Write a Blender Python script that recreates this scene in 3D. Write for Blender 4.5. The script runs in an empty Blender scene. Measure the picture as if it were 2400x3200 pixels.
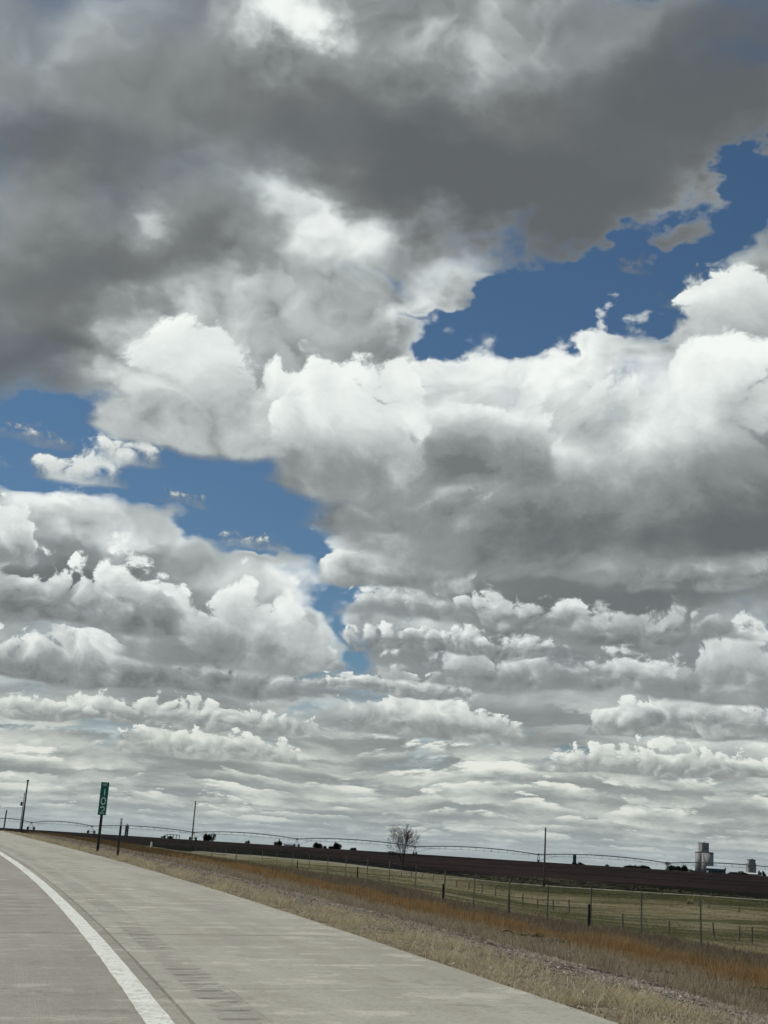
import bpy, math, random
import numpy as np
from mathutils import Matrix, Vector

# ------------------------------------------------------------------ camera, exposure
SC = bpy.context.scene
COL = SC.collection
EYE = 1.215
FPX = 4000.0                                    # focal length in pixels of the 2400 x 3200 photograph
ROLL = math.atan(0.0638)
PITCH = math.radians(14.968)
cam = bpy.data.cameras.new('camera'); cam_ob = bpy.data.objects.new('camera', cam); COL.objects.link(cam_ob)
cam.sensor_fit = 'VERTICAL'; cam.sensor_height = 36; cam.lens = 45; cam.clip_start = .1; cam.clip_end = 40000
cam_ob.matrix_world = Matrix.Translation((0, 0, EYE)) @ Matrix.Rotation(math.pi/2 + PITCH, 4, 'X') @ Matrix.Rotation(ROLL, 4, 'Z')
SC.camera = cam_ob
SC.view_settings.view_transform = 'Standard'; SC.view_settings.look = 'None'
SC.view_settings.gamma = 1; SC.view_settings.exposure = 0; SC.view_settings.use_curve_mapping = False
SC.render.engine = 'CYCLES'
SC.cycles.use_adaptive_sampling = True; SC.cycles.adaptive_threshold = .035; SC.cycles.adaptive_min_samples = 10
SC.cycles.use_denoising = True
SC.cycles.max_bounces = 4; SC.cycles.diffuse_bounces = 2; SC.cycles.glossy_bounces = 2; SC.cycles.transparent_max_bounces = 4

# ------------------------------------------------------------------ sun
SUN_AZ, SUN_EL = math.radians(-70), math.radians(50)
SUN_DIR = Vector((math.sin(SUN_AZ)*math.cos(SUN_EL), math.cos(SUN_AZ)*math.cos(SUN_EL), math.sin(SUN_EL)))
sun = bpy.data.lights.new('sun', 'SUN'); sun.energy = 3.1; sun.angle = math.radians(.53); sun.color = (1, .95, .85)
sun_ob = bpy.data.objects.new('sun', sun); COL.objects.link(sun_ob)
sun_ob.rotation_euler = SUN_DIR.to_track_quat('Z', 'Y').to_euler(); sun_ob.location = (-60, 20, 80)

# ------------------------------------------------------------------ sky: sky texture plus a marched layer of cumulus
# ---- tiny expression layer over shader nodes
class S:
    def __init__(s, nt, sock): s.nt, s.s = nt, sock
    def _m(s, op, *a, clamp=False):
        n = s.nt.nodes.new('ShaderNodeMath'); n.operation = op; n.use_clamp = clamp
        for i, v in enumerate((s,) + a):
            if isinstance(v, S): s.nt.links.new(v.s, n.inputs[i])
            else: n.inputs[i].default_value = v
        return S(s.nt, n.outputs[0])
    def __add__(s, o): return s._m('ADD', o)
    __radd__ = __add__
    def __mul__(s, o): return s._m('MULTIPLY', o)
    __rmul__ = __mul__
    def __sub__(s, o): return s._m('SUBTRACT', o)
    def __rsub__(s, o): return s._m('MULTIPLY', -1.0)._m('ADD', o)
    def __truediv__(s, o): return s._m('DIVIDE', o)
    def pow(s, e): return s._m('POWER', e)
    def exp(s): return s._m('EXPONENT')
    def maxi(s, v): return s._m('MAXIMUM', v)
    def mini(s, v): return s._m('MINIMUM', v)
    def sat(s): return s._m('ADD', 0.0, clamp=True)
    def mad(s, a, b): return s._m('MULTIPLY_ADD', a, b)
    def step(s, a, b, lo=0.0, hi=1.0, kind='SMOOTHSTEP'):
        n = s.nt.nodes.new('ShaderNodeMapRange'); n.interpolation_type = kind
        for k, v in zip((0, 1, 2, 3, 4), (s, a, b, lo, hi)):
            if isinstance(v, S): s.nt.links.new(v.s, n.inputs[k])
            else: n.inputs[k].default_value = v
        return S(s.nt, n.outputs[0])
def vec(nt, x, y, z):
    n = nt.nodes.new('ShaderNodeCombineXYZ')
    for i, v in enumerate((x, y, z)):
        if isinstance(v, S): nt.links.new(v.s, n.inputs[i])
        else: n.inputs[i].default_value = v
    return S(nt, n.outputs[0])
def sep(nt, v):
    n = nt.nodes.new('ShaderNodeSeparateXYZ'); nt.links.new(v.s, n.inputs[0])
    return [S(nt, o) for o in n.outputs]
def vop(nt, op, a, b):
    n = nt.nodes.new('ShaderNodeVectorMath'); n.operation = op
    for i, v in enumerate((a, b)):
        if isinstance(v, S): nt.links.new(v.s, n.inputs[3 if (op == 'SCALE' and i == 1) else i])
        elif isinstance(v, (int, float)): n.inputs[3].default_value = v
        else: n.inputs[i].default_value = v
    return S(nt, n.outputs[0])
def noise(nt, v, scale, detail, rough=.5, lac=2.0, dim='3D', dist=0.0, col=False):
    n = nt.nodes.new('ShaderNodeTexNoise'); n.noise_dimensions = dim; n.normalize = False
    nt.links.new(v.s, n.inputs['Vector']); n.inputs['Scale'].default_value = scale
    n.inputs['Detail'].default_value = detail; n.inputs['Roughness'].default_value = rough
    n.inputs['Lacunarity'].default_value = lac; n.inputs['Distortion'].default_value = dist
    return S(nt, n.outputs['Color' if col else 'Fac'])
def mixc(nt, f, a, b):
    n = nt.nodes.new('ShaderNodeMix'); n.data_type = 'RGBA'
    for i, v in ((0, f), (6, a), (7, b)):
        if isinstance(v, S): nt.links.new(v.s, n.inputs[i])
        elif isinstance(v, (int, float)): n.inputs[i].default_value = v
        else: n.inputs[i].default_value = tuple(v) + (1,)
    return S(nt, n.outputs[2])
def billow(nt, v, scale, detail, rough=.5, dim='3D'):
    """rounded lobes with creases between them, about -.6 to .7"""
    f = noise(nt, v, scale, detail, rough, dim=dim); n = f.s.node
    n.noise_type = 'RIDGED_MULTIFRACTAL'; n.inputs['Offset'].default_value = 1.0; n.inputs['Gain'].default_value = 1.0
    return f.mad(-.8, .78)
# cloud masses and gaps by compass bearing and elevation: (bearing, elevation, half-width, half-height, tilt, amount)
CLOUD_COVER = [
    (0.0437, 0.6311, 0.13, 0.0275, -0.064, 1.1), (-0.2707, 0.2525, 0.0284, 0.0088, -0.064, -1.3), (-0.1961, 0.2691, 0.0233, 0.015, -0.064, -1.0), (0.0966, 0.4277, 0.0549, 0.0262, -0.203, -1.6),
    (0.171, 0.4389, 0.0525, 0.0213, -0.134, -1.6), (0.226, 0.445, 0.0305, 0.0275, -0.762, -1.5), (0.2726, 0.4872, 0.0538, 0.0187, -0.622, -1.9), (0.3064, 0.5123, 0.0287, 0.0175, -0.587, -1.5),
    (0.2312, 0.4175, 0.0219, 0.015, -0.064, -1.3), (0.012, 0.4001, 0.0244, 0.0075, 0.111, -0.9), (0.0445, 0.3955, 0.0217, 0.01, -0.064, -0.9), (0.1073, 0.496, 0.1364, 0.0225, 0.111, 1.3),
    (0.268, 0.5466, 0.0761, 0.03, -0.326, 1.2), (0.2996, 0.4206, 0.0411, 0.0475, 0.198, 1.3), (0.146, 0.3833, 0.1887, 0.0175, -0.064, 0.9), (0.2415, 0.3921, 0.0406, 0.0125, -0.064, 0.6),
    (0.1717, 0.4053, 0.0299, 0.0112, -0.151, 0.9), (-0.1314, 0.2834, 0.0573, 0.025, 0.146, -1.5), (-0.1847, 0.3025, 0.0393, 0.015, -0.064, -1.0), (-0.279, 0.2952, 0.0575, 0.015, 0.024, -1.3),
    (-0.29, 0.2694, 0.0285, 0.0225, -0.064, -1.2), (-0.0877, 0.2574, 0.0362, 0.02, 0.373, -1.4), (-0.0594, 0.2271, 0.0231, 0.0275, -0.064, -1.2), (-0.0309, 0.1892, 0.0178, 0.0325, -0.151, -1.3),
    (-0.0212, 0.16, 0.0152, 0.015, -0.064, -0.8), (-0.0423, 0.1388, 0.0202, 0.01, -0.064, -0.8), (-0.1869, 0.2553, 0.0284, 0.015, -0.064, -0.9), (-0.1443, 0.2597, 0.0517, 0.025, 0.111, -1.9),
    (-0.2418, 0.2562, 0.0569, 0.015, -0.064, -1.0), (-0.1055, 0.2284, 0.0231, 0.0063, -0.064, 0.6), (-0.002, 0.4456, 0.0166, 0.0088, -0.064, -0.8), (0.2883, 0.1323, 0.0277, 0.0088, -0.064, -1.3),
    (0.085, 0.0902, 0.0276, 0.006, -0.029, -1.1), (-0.0642, 0.1005, 0.0226, 0.005, -0.064, -0.9), (0.1105, 0.4146, 0.0273, 0.01, -0.064, -0.3), (-0.257, 0.5476, 0.1464, 0.1, -0.064, 0.8),
    (0.0634, 0.5442, 0.2045, 0.065, 0.198, 1.2), (0.2415, 0.6013, 0.1273, 0.065, -0.064, 1.0), (-0.2746, 0.4046, 0.1088, 0.07, -0.064, 0.9), (-0.0796, 0.4291, 0.1155, 0.05, -0.064, 0.8),
    (-0.1663, 0.3663, 0.0884, 0.0325, -0.064, 1.0), (0.1787, 0.3051, 0.2097, 0.065, -0.064, 1.0), (-0.196, 0.1828, 0.1424, 0.05, -0.064, 1.0), (0.1434, 0.1933, 0.1579, 0.065, -0.064, 0.9),
    (0.0045, 0.2315, 0.0334, 0.035, -0.064, 0.7), (0.043, 0.4223, 0.0493, 0.0112, -0.5, 0.9), (0.2128, 0.4619, 0.0168, 0.0063, -0.587, 0.25),
]
# thick dark undersides and thin bright tops
CLOUD_TONE = [
    (0.0593, 0.5185, 0.1612, 0.0475, 0.32, -1.25), (0.2683, 0.5842, 0.1439, 0.065, -0.413, -1.25), (-0.302, 0.4985, 0.0939, 0.025, -0.064, -0.9), (-0.3027, 0.3569, 0.08, 0.0425, -0.064, -1.15),
    (-0.2206, 0.4249, 0.0878, 0.0275, 0.111, -0.7), (-0.1638, 0.4588, 0.0446, 0.02, -0.064, -0.5), (-0.1347, 0.5582, 0.0943, 0.0375, -0.064, -0.25), (-0.2657, 0.5686, 0.1038, 0.05, -0.064, -0.1),
    (-0.1056, 0.6228, 0.0616, 0.0213, -0.151, 2.0), (0.0533, 0.616, 0.1041, 0.0375, -0.064, 0.85), (-0.0719, 0.4922, 0.0681, 0.02, 0.373, 1.2), (-0.2078, 0.4673, 0.0168, 0.0175, 0.634, 0.8),
    (-0.066, 0.4593, 0.0697, 0.0187, -0.064, 0.9), (0.016, 0.4211, 0.063, 0.0175, -0.5, 1.0), (-0.1999, 0.3647, 0.0401, 0.0425, 0.111, 1.3), (-0.1396, 0.411, 0.09, 0.0225, -0.203, 1.3),
    (-0.0372, 0.408, 0.0708, 0.02, -0.064, 0.5), (-0.0932, 0.3467, 0.0532, 0.0275, -0.064, -0.15), (-0.1202, 0.3787, 0.07, 0.0225, -0.064, 0.4), (0.164, 0.398, 0.0895, 0.0175, -0.134, 1.3),
    (0.0726, 0.3695, 0.0804, 0.0275, -0.064, 0.7), (0.2033, 0.3711, 0.1019, 0.0225, -0.064, 0.6), (0.2921, 0.4163, 0.0383, 0.0375, -0.064, 1.1), (0.0743, 0.3324, 0.0529, 0.0225, -0.064, 0.25),
    (0.2984, 0.3473, 0.0239, 0.0125, -0.064, 0.6), (0.1917, 0.2831, 0.1614, 0.0275, 0.006, -1.2), (0.0371, 0.2934, 0.0783, 0.02, 0.076, -0.7), (-0.0161, 0.3053, 0.0655, 0.015, -0.064, -0.5),
    (-0.0807, 0.2955, 0.0418, 0.0125, 0.285, 0.35), (0.046, 0.2738, 0.0312, 0.0125, -0.238, 0.6), (-0.0289, 0.2318, 0.0283, 0.04, -0.064, 1.1), (0.0393, 0.2535, 0.0671, 0.015, -0.064, 0.8),
    (0.2049, 0.2196, 0.1332, 0.0275, -0.064, -0.75), (0.1059, 0.1918, 0.107, 0.015, 0.024, -0.45), (0.0175, 0.1873, 0.0509, 0.0112, 0.024, 0.9), (0.2536, 0.2009, 0.0561, 0.0175, -0.064, -0.35),
    (-0.2329, 0.2831, 0.0521, 0.015, -0.378, 1.3), (-0.2262, 0.2496, 0.031, 0.015, -0.064, 1.2), (-0.2309, 0.2281, 0.0873, 0.0187, 0.076, 1.3), (-0.2387, 0.193, 0.0841, 0.0187, -0.203, -0.9),
    (-0.1108, 0.203, 0.0689, 0.0175, -0.064, 1.1), (-0.1051, 0.1687, 0.0634, 0.0187, -0.064, 0.95), (-0.1743, 0.1652, 0.038, 0.01, -0.064, 0.4), (-0.1365, 0.1342, 0.106, 0.0105, -0.029, -1.0),
    (-0.0488, 0.1581, 0.0278, 0.01, -0.064, 0.6), (0.2725, 0.1819, 0.0381, 0.02, -0.064, 0.5), (0.0823, 0.1536, 0.0911, 0.0112, -0.011, -0.7), (0.0439, 0.1689, 0.0761, 0.0075, 0.024, 0.5),
    (0.2296, 0.1473, 0.0657, 0.0125, -0.064, -0.5), (0.2059, 0.1201, 0.0403, 0.015, -0.064, 0.5), (-0.1142, 0.1066, 0.088, 0.01, -0.064, -0.55), (-0.0905, 0.1181, 0.0504, 0.0063, -0.064, 0.5),
    (-0.257, 0.0948, 0.0402, 0.0112, -0.064, 0.6), (0.1458, 0.103, 0.0553, 0.0112, -0.064, -0.6), (0.0473, 0.1051, 0.0704, 0.0075, -0.064, 0.4), (0.1341, 0.0856, 0.0552, 0.0088, -0.064, 0.6),
    (0.2416, 0.0859, 0.0703, 0.0088, -0.064, 0.5), (0.2182, 0.0684, 0.0827, 0.0063, -0.011, -0.5), (-0.1238, 0.0792, 0.0652, 0.0112, -0.151, 0.6), (0.1947, 0.0555, 0.0651, 0.007, -0.064, 0.6),
    (0.0333, 0.3579, 0.1121, 0.0325, -0.064, 0.7), (-0.1388, 0.3546, 0.08, 0.04, -0.064, 0.5), (0.1779, 0.3493, 0.1197, 0.0225, -0.064, 0.45), (0.0618, 0.3195, 0.0395, 0.02, -0.064, 0.4),
    (-0.2378, 0.379, 0.0296, 0.0225, -0.064, 0.35), (-0.2555, 0.3594, 0.032, 0.015, -0.064, -0.3), (-0.157, 0.3304, 0.0423, 0.015, 0.111, 0.4),
]
# cumulus heads: (bearing, base elevation, half-width, rise, base tone, top tone, seed, softness)
CUMULUS = [
    (-0.1463, 0.086, 0.1055, 0.0252, 0.36, 0.9, 3.0, 1.0), (0.043, 0.0927, 0.0855, 0.0341, 0.34, 0.94, 11.0, 1.0), (0.2369, 0.0999, 0.083, 0.0285, 0.34, 0.94, 5.0, 1.0), (0.2252, 0.0711, 0.1054, 0.0212, 0.38, 0.94, 23.0, 1.0),
    (-0.1221, 0.0625, 0.0752, 0.0239, 0.42, 0.94, 31.0, 1.0), (0.0164, 0.1216, 0.0681, 0.0196, 0.34, 0.94, 17.0, 1.0), (0.1327, 0.134, 0.1416, 0.0342, 0.26, 0.84, 101.0, 1.8), (0.2533, 0.1041, 0.0655, 0.0296, 0.34, 0.95, 103.0, 1.0),
    (0.265, 0.1293, 0.0658, 0.0525, 0.3, 0.82, 41.0, 1.0), (-0.2439, 0.0841, 0.0427, 0.0212, 0.4, 0.9, 43.0, 1.0), (-0.1834, 0.1156, 0.1413, 0.0385, 0.2, 0.92, 7.0, 1.0), (-0.0524, 0.1393, 0.0329, 0.0271, 0.4, 0.9, 29.0, 1.0),
    (-0.1171, 0.1382, 0.0838, 0.0712, 0.34, 0.97, 13.0, 1.0), (0.0622, 0.1563, 0.1014, 0.0198, 0.24, 0.92, 19.0, 1.5), (0.2054, 0.1708, 0.1068, 0.0292, 0.22, 0.7, 107.0, 2.2), (0.0812, 0.1795, 0.1223, 0.0285, 0.3, 0.86, 109.0, 1.8),
    (0.2415, 0.2128, 0.077, 0.0364, 0.26, 0.82, 113.0, 1.8), (0.1352, 0.2177, 0.0977, 0.0322, 0.24, 0.68, 127.0, 2.4), (0.0139, 0.2045, 0.0642, 0.0473, 0.36, 0.97, 47.0, 1.0), (-0.2415, 0.1586, 0.1119, 0.0528, 0.2, 0.98, 2.0, 1.0),
    (-0.2921, 0.1989, 0.0243, 0.0427, 0.45, 0.98, 53.0, 1.0), (-0.2239, 0.2314, 0.0438, 0.0291, 0.62, 0.88, 89.0, 3.2), (-0.245, 0.262, 0.0442, 0.0289, 0.66, 0.9, 83.0, 2.6), (-0.2098, 0.2786, 0.0365, 0.0267, 0.66, 0.92, 131.0, 2.6),
    (-0.2801, 0.2853, 0.0339, 0.0143, 0.6, 0.85, 137.0, 4.5), (-0.103, 0.2286, 0.0309, 0.0136, 0.6, 0.85, 139.0, 4.0), (-0.1639, 0.2528, 0.0233, 0.0123, 0.6, 0.8, 149.0, 5.0), (0.2364, 0.4233, 0.0262, 0.0237, 0.55, 0.8, 151.0, 4.5),
    (0.1998, 0.4504, 0.0195, 0.0166, 0.45, 0.6, 157.0, 5.0), (0.2868, 0.3929, 0.0633, 0.0796, 0.55, 0.97, 59.0, 1.0), (0.1922, 0.2463, 0.264, 0.1613, 0.1, 1.0, 37.0, 1.0), (0.0264, 0.2528, 0.0677, 0.0648, 0.28, 0.84, 71.0, 1.0),
    (0.0633, 0.2896, 0.0795, 0.0991, 0.3, 0.98, 97.0, 1.0), (-0.1466, 0.3055, 0.0934, 0.101, 0.5, 1.0, 61.0, 1.0), (-0.0297, 0.2768, 0.0766, 0.1041, 0.38, 0.98, 67.0, 1.0),
]
def build_sky(CB, BB, KB, N=8):
    w = bpy.data.worlds.new('World'); bpy.context.scene.world = w; w.use_nodes = True
    nt = w.node_tree; nt.nodes.clear()
    w.cycles.sampling_method = 'MANUAL'; w.cycles.sample_map_resolution = 256
    tc = nt.nodes.new('ShaderNodeTexCoord'); d = S(nt, tc.outputs['Generated'])
    dx, dy, dz = sep(nt, d)
    hl = (dx*dx + dy*dy).pow(.5)
    az = dx._m('ARCTAN2', dy); el = dz._m('ARCTAN2', hl).maxi(0.0)
    dzc = dz.maxi(.012)
    # fractal warp of the control field, finer toward the horizon
    q = vec(nt, az, el*1.6, 0.0)
    wc = noise(nt, q, 13, 6, .52, col=True, dim='3D')
    wx, wy, wz = sep(nt, wc)
    wamp = el.step(.02, .35, .016, .048, 'LINEAR')
    def field(blobs, a):
        acc = None
        for i, (ba, be, ra, re, an, amp) in enumerate(blobs):
            if i and i % 10 == 0: a = vop(nt, 'ADD', a, acc*1e-9)      # keeps the evaluation in order
            m = nt.nodes.new('ShaderNodeMapping'); m.vector_type = 'TEXTURE'
            nt.links.new(a.s, m.inputs[0]); m.inputs[1].default_value = (ba, be, 0)
            m.inputs[2].default_value = (0, 0, -an); m.inputs[3].default_value = (ra, re, 1)
            dt = nt.nodes.new('ShaderNodeVectorMath'); dt.operation = 'DOT_PRODUCT'
            nt.links.new(m.outputs[0], dt.inputs[0]); nt.links.new(m.outputs[0], dt.inputs[1])
            pw = nt.nodes.new('ShaderNodeMath'); pw.operation = 'POWER'; pw.inputs[0].default_value = math.exp(-1)
            nt.links.new(dt.outputs['Value'], pw.inputs[1]); g = S(nt, pw.outputs[0])
            acc = g*amp if acc is None else g.mad(amp, acc)
        return acc
    aw = az + wx*wamp; ew = el + wy*(wamp*.7)
    V0 = vec(nt, aw, ew, 0.0); C0 = field(CB, V0); B0 = field(BB, vec(nt, az + wx*(wamp*.75), el + wy*(wamp*.5), 0.0))
    # ---- slab group
    g = bpy.data.node_groups.new('cloud_slab', 'ShaderNodeTree')
    for nme in ('Dir', ): g.interface.new_socket(nme, in_out='INPUT', socket_type='NodeSocketVector')
    for nme in ('Cover', 'Tone', 'Height', 'Trans', 'Light', 'Jitter', 'Stretch'): g.interface.new_socket(nme, in_out='INPUT', socket_type='NodeSocketFloat')
    for nme in ('Trans', 'Light'): g.interface.new_socket(nme, in_out='OUTPUT', socket_type='NodeSocketFloat')
    gi = g.nodes.new('NodeGroupInput'); go = g.nodes.new('NodeGroupOutput')
    I = {s.name: S(g, s) for s in gi.outputs}
    hn = (I['Height'] + I['Jitter']*(1.0/N))          # 0..1
    h = hn.mad(.95, 1.0)                                # km
    p = vop(g, 'SCALE', I['Dir'], h + I['Trans']*1e-7)
    def dens(pp, hh, det, rough):
        cov = noise(g, pp, .8, 2, .5, dim='2D')
        n3 = billow(g, pp, 3.0, det, rough)
        return cov*.28 + n3*hh.step(0, .35, .30, .80, 'LINEAR') + I['Cover'] - hh.pow(1.25)*1.15
    dn = dens(p, hn, 6, .58)
    base = hn.step(0.0, .12, .25, 1.0)
    sig = (dn*base).maxi(0.0)
    a = 1.0 - ((sig*I['Stretch'])*(-26.0/N)).exp()
    L = (math.sin(SUN_AZ)*math.cos(SUN_EL), math.cos(SUN_AZ)*math.cos(SUN_EL), math.sin(SUN_EL))
    st = .11
    pl = vop(g, 'ADD', p, tuple(v*st for v in L))
    dl = dens(pl, hn + st*L[2]/.95, 4, .55)
    lit = ((dl.maxi(0.0)*-3.2) ).exp()
    lit = lit * hn.step(0, .5, .45, 1.0)
    Lo = I['Light'] + I['Trans']*a*lit
    To = I['Trans']*(1.0 - a)
    g.links.new(To.s, go.inputs['Trans']); g.links.new(Lo.s, go.inputs['Light'])
    # ---- march
    dirn = vop(nt, 'SCALE', d, dzc._m('POWER', -1.0)*el.step(.03, .30, .6, 1.0, 'LINEAR'))
    wn = nt.nodes.new('ShaderNodeTexWhiteNoise'); wn.noise_dimensions = '3D'
    nt.links.new(vop(nt, 'SCALE', d, 9137.0).s, wn.inputs['Vector']); jit = S(nt, wn.outputs['Value'])
    far = el.step(.03, .16, 1.0, 0.0)
    cover = C0*.52 + far*.25 + .14
    tone = B0
    stretch = (dzc._m('POWER', -1.0)*.45).mini(2.2)
    T = Lt = None
    for k in range(N):
        n = nt.nodes.new('ShaderNodeGroup'); n.node_tree = g
        nt.links.new(dirn.s, n.inputs['Dir']); nt.links.new(cover.s, n.inputs['Cover']); nt.links.new(tone.s, n.inputs['Tone'])
        nt.links.new(jit.s, n.inputs['Jitter']); nt.links.new(stretch.s, n.inputs['Stretch'])
        n.inputs['Height'].default_value = k/N
        if T is None: n.inputs['Trans'].default_value = 1.0; n.inputs['Light'].default_value = 0.0
        else: nt.links.new(T.s, n.inputs['Trans']); nt.links.new(Lt.s, n.inputs['Light'])
        T = S(nt, n.outputs['Trans']); Lt = S(nt, n.outputs['Light'])
    alpha = 1.0 - T
    R = (Lt/alpha.maxi(.001))
    rel = (R - .45)*(tone.step(-1.2, 1.0, .25, 1.0, 'LINEAR'))
    bq = vec(nt, az + wx*.012, el*1.25 + wy*.012, 0.0)
    b0 = billow(nt, bq, 10, 6, .5, '2D'); b1 = billow(nt, vop(nt, 'ADD', bq, (-.014, .026, 0)), 10, 3, .45, '2D')
    b2 = billow(nt, bq, 31, 4, .55, '2D'); b3 = billow(nt, vop(nt, 'ADD', bq, (-.005, .009, 0)), 31, 2, .5, '2D')
    emb = ((b0 - b1) + (b2 - b3)*.32)*tone.step(-.6, .7, .04, .50, 'LINEAR')
    lum = (tone*.40 + rel.mini(.30)*.95 + emb*.42 + .505).sat()
    # ---- distant rows of cumulus, far to near: flat dark base, lumpy lit top
    r = bpy.data.node_groups.new('cloud_row', 'ShaderNodeTree')
    for nme in ('Az', 'El', 'Cover', 'Base', 'Freq', 'Seed', 'Alpha', 'Lum'): r.interface.new_socket(nme, in_out='INPUT', socket_type='NodeSocketFloat')
    for nme in ('Alpha', 'Lum'): r.interface.new_socket(nme, in_out='OUTPUT', socket_type='NodeSocketFloat')
    gi = r.nodes.new('NodeGroupInput'); go = r.nodes.new('NodeGroupOutput'); I = {q_.name: S(r, q_) for q_ in gi.outputs}
    I['Az'] = I['Az'] + I['Alpha']*1e-7                 # keeps the evaluation in order
    gg = (I['El'] + I['Alpha']*1e-8 - I['Base'])/(I['Base']*.40 + .002)
    up = gg.maxi(0.0); dn_ = gg.mini(0.0)
    xa = I['Az']*I['Freq']; ya = gg*1.1
    n2 = noise(r, vec(r, xa*.82 + ya*.57 + I['Seed'], ya*.82 - xa*.57 + I['Seed']*.37, 0.0), 1.0, 5, .60, dim='2D')
    n1 = noise(r, vec(r, I['Az']*I['Freq']*.45 + I['Seed']*1.7, 3.1, 0.0), 1.0, 1, .5, dim='2D')
    F = n2*.85 + n1*.45 + .66 + I['Cover']*.35 - up*1.15 + dn_*2.5
    al = F.step(0.0, .34)
    lm = (up*1.3 + n2*.62 - F*.22 + .46 - n1*.35).step(.05, 1.1, .27, .95, 'LINEAR')
    r.links.new((al + I['Alpha']*(1.0 - al)).s, go.inputs['Alpha']); r.links.new((lm*al + I['Lum']*(1.0 - al)).s, go.inputs['Lum'])
    ew2 = el*(noise(nt, vec(nt, az*5.0, el*3.0, 0.0), 1.0, 2, .4, dim='2D')*.16 + 1.0)
    RA = RL = None; e_k = .007; kk = 0
    while e_k < .15:
        n = nt.nodes.new('ShaderNodeGroup'); n.node_tree = r
        nt.links.new(az.s, n.inputs['Az']); nt.links.new(ew2.s, n.inputs['El']); nt.links.new(C0.s, n.inputs['Cover'])
        n.inputs['Base'].default_value = e_k; n.inputs['Freq'].default_value = 1.05/(e_k + .022); n.inputs['Seed'].default_value = 5.3 + kk*11.7
        if RA is None: nt.links.new((T*1e-7).s, n.inputs['Alpha']); nt.links.new((noise(nt, vec(nt, az*11.0, el*75.0, 0.0), 1.0, 4, .6, dim='2D')*.30 + .56).s, n.inputs['Lum'])
        else: nt.links.new(RA.s, n.inputs['Alpha']); nt.links.new(RL.s, n.inputs['Lum'])
        RA, RL = S(nt, n.outputs['Alpha']), S(nt, n.outputs['Lum']); e_k *= 1.21; e_k += .0015; kk += 1
    wr = el.step(.07, .17, 1.0, .0)
    RLt = (RL + tone*.16*el.step(.03, .15)).sat()
    lum = lum + (RLt - lum)*wr
    alpha = alpha + (RA.maxi(el.step(.05, .115, .92, .15)) - alpha)*el.step(.06, .15, 1.0, 0.0)
    # ---- nearer cumulus heads, far to near: flat soft base, billowing sunlit top
    r = bpy.data.node_groups.new('cumulus_head', 'ShaderNodeTree')
    for nme in ('Az', 'El', 'Bearing', 'Half', 'Base', 'Rise', 'Dark', 'Bright', 'Seed', 'Soft', 'Alpha', 'Lum'): r.interface.new_socket(nme, in_out='INPUT', socket_type='NodeSocketFloat')
    for nme in ('Alpha', 'Lum'): r.interface.new_socket(nme, in_out='OUTPUT', socket_type='NodeSocketFloat')
    gi = r.nodes.new('NodeGroupInput'); go = r.nodes.new('NodeGroupOutput'); I = {q_.name: S(r, q_) for q_ in gi.outputs}
    da = I['Az'] + I['Alpha']*1e-7 - I['Bearing']; gy = (I['El'] + I['Alpha']*1e-7 - I['Base'])/I['Rise']; gx = da/I['Rise']
    qx = da/I['Half']; qx = qx*qx; up = gy.maxi(0.0); dn_ = gy.mini(0.0)
    P0 = vec(r, gx*.9 + gy*.25 + I['Seed'], gy*1.15 - gx*.2 + I['Seed']*1.7, 0.0)
    lo = noise(r, P0, .9, 1, .5, dim='2D'); P0 = vop(r, 'ADD', P0, vec(r, lo*.14, lo*-.10, 0.0))
    fb = noise(r, P0, 2.6, 5, .62, dim='2D')
    n2 = billow(r, P0, 1.4, 4, .58, '2D'); n3 = billow(r, vop(r, 'ADD', P0, (-.09, .15, 0)), 1.4, 2, .5, '2D')
    rough = up.step(0.0, .35, .25, 1.0)
    F = (1.0 - qx*qx)*.85 + (n2*.34 + fb*.20)*rough + lo*.38 - up + dn_*5.0
    al = F.step(0.0, up.step(0, .5, .50, .17, 'LINEAR')*I['Soft'])
    inn = ((.55 - F)*.5)*up.step(.05, .4)
    sh = (up.step(.04, .62)*.56 + inn + ((n2 - n3)*.36 + fb*.24)*up.step(-.1, .3, .6, 1.0) + lo*.25 + .06).step(-.30, 1.06, -.172, 1.0, 'LINEAR')
    lm = I['Dark'] + (I['Bright'] - I['Dark'])*sh
    r.links.new((al + I['Alpha']*(1.0 - al)).s, go.inputs['Alpha']); r.links.new((lm*al + I['Lum']*(1.0 - al)).s, go.inputs['Lum'])
    az2 = az + wx*.006; el2 = el + wy*.006; KA = alpha; KL = lum
    for (ba, be, hw, rise, dk, br, seed, soft) in KB:
        n = nt.nodes.new('ShaderNodeGroup'); n.node_tree = r
        nt.links.new(az2.s, n.inputs['Az']); nt.links.new(el2.s, n.inputs['El']); nt.links.new(KA.s, n.inputs['Alpha']); nt.links.new(KL.s, n.inputs['Lum'])
        for nme, v in (('Bearing', ba), ('Half', hw), ('Base', be), ('Rise', rise), ('Dark', dk), ('Bright', br), ('Seed', seed), ('Soft', soft)): n.inputs[nme].default_value = v
        KA, KL = S(nt, n.outputs['Alpha']), S(nt, n.outputs['Lum'])
    alpha, lum = KA, KL
    ramp = nt.nodes.new('ShaderNodeValToRGB'); nt.links.new(lum.s, ramp.inputs[0])
    cr = ramp.color_ramp; cr.interpolation = 'CARDINAL'
    stops = [(0, (.112, .121, .126)), (.25, (.195, .208, .208)), (.5, (.345, .372, .37)), (.75, (.65, .695, .68)), (1, (.94, .97, .94))]
    while len(cr.elements) < len(stops): cr.elements.new(.5)
    for e_, (ps, c) in zip(cr.elements, stops): e_.position = ps; e_.color = c + (1,)
    cc = S(nt, ramp.outputs[0])
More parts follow.
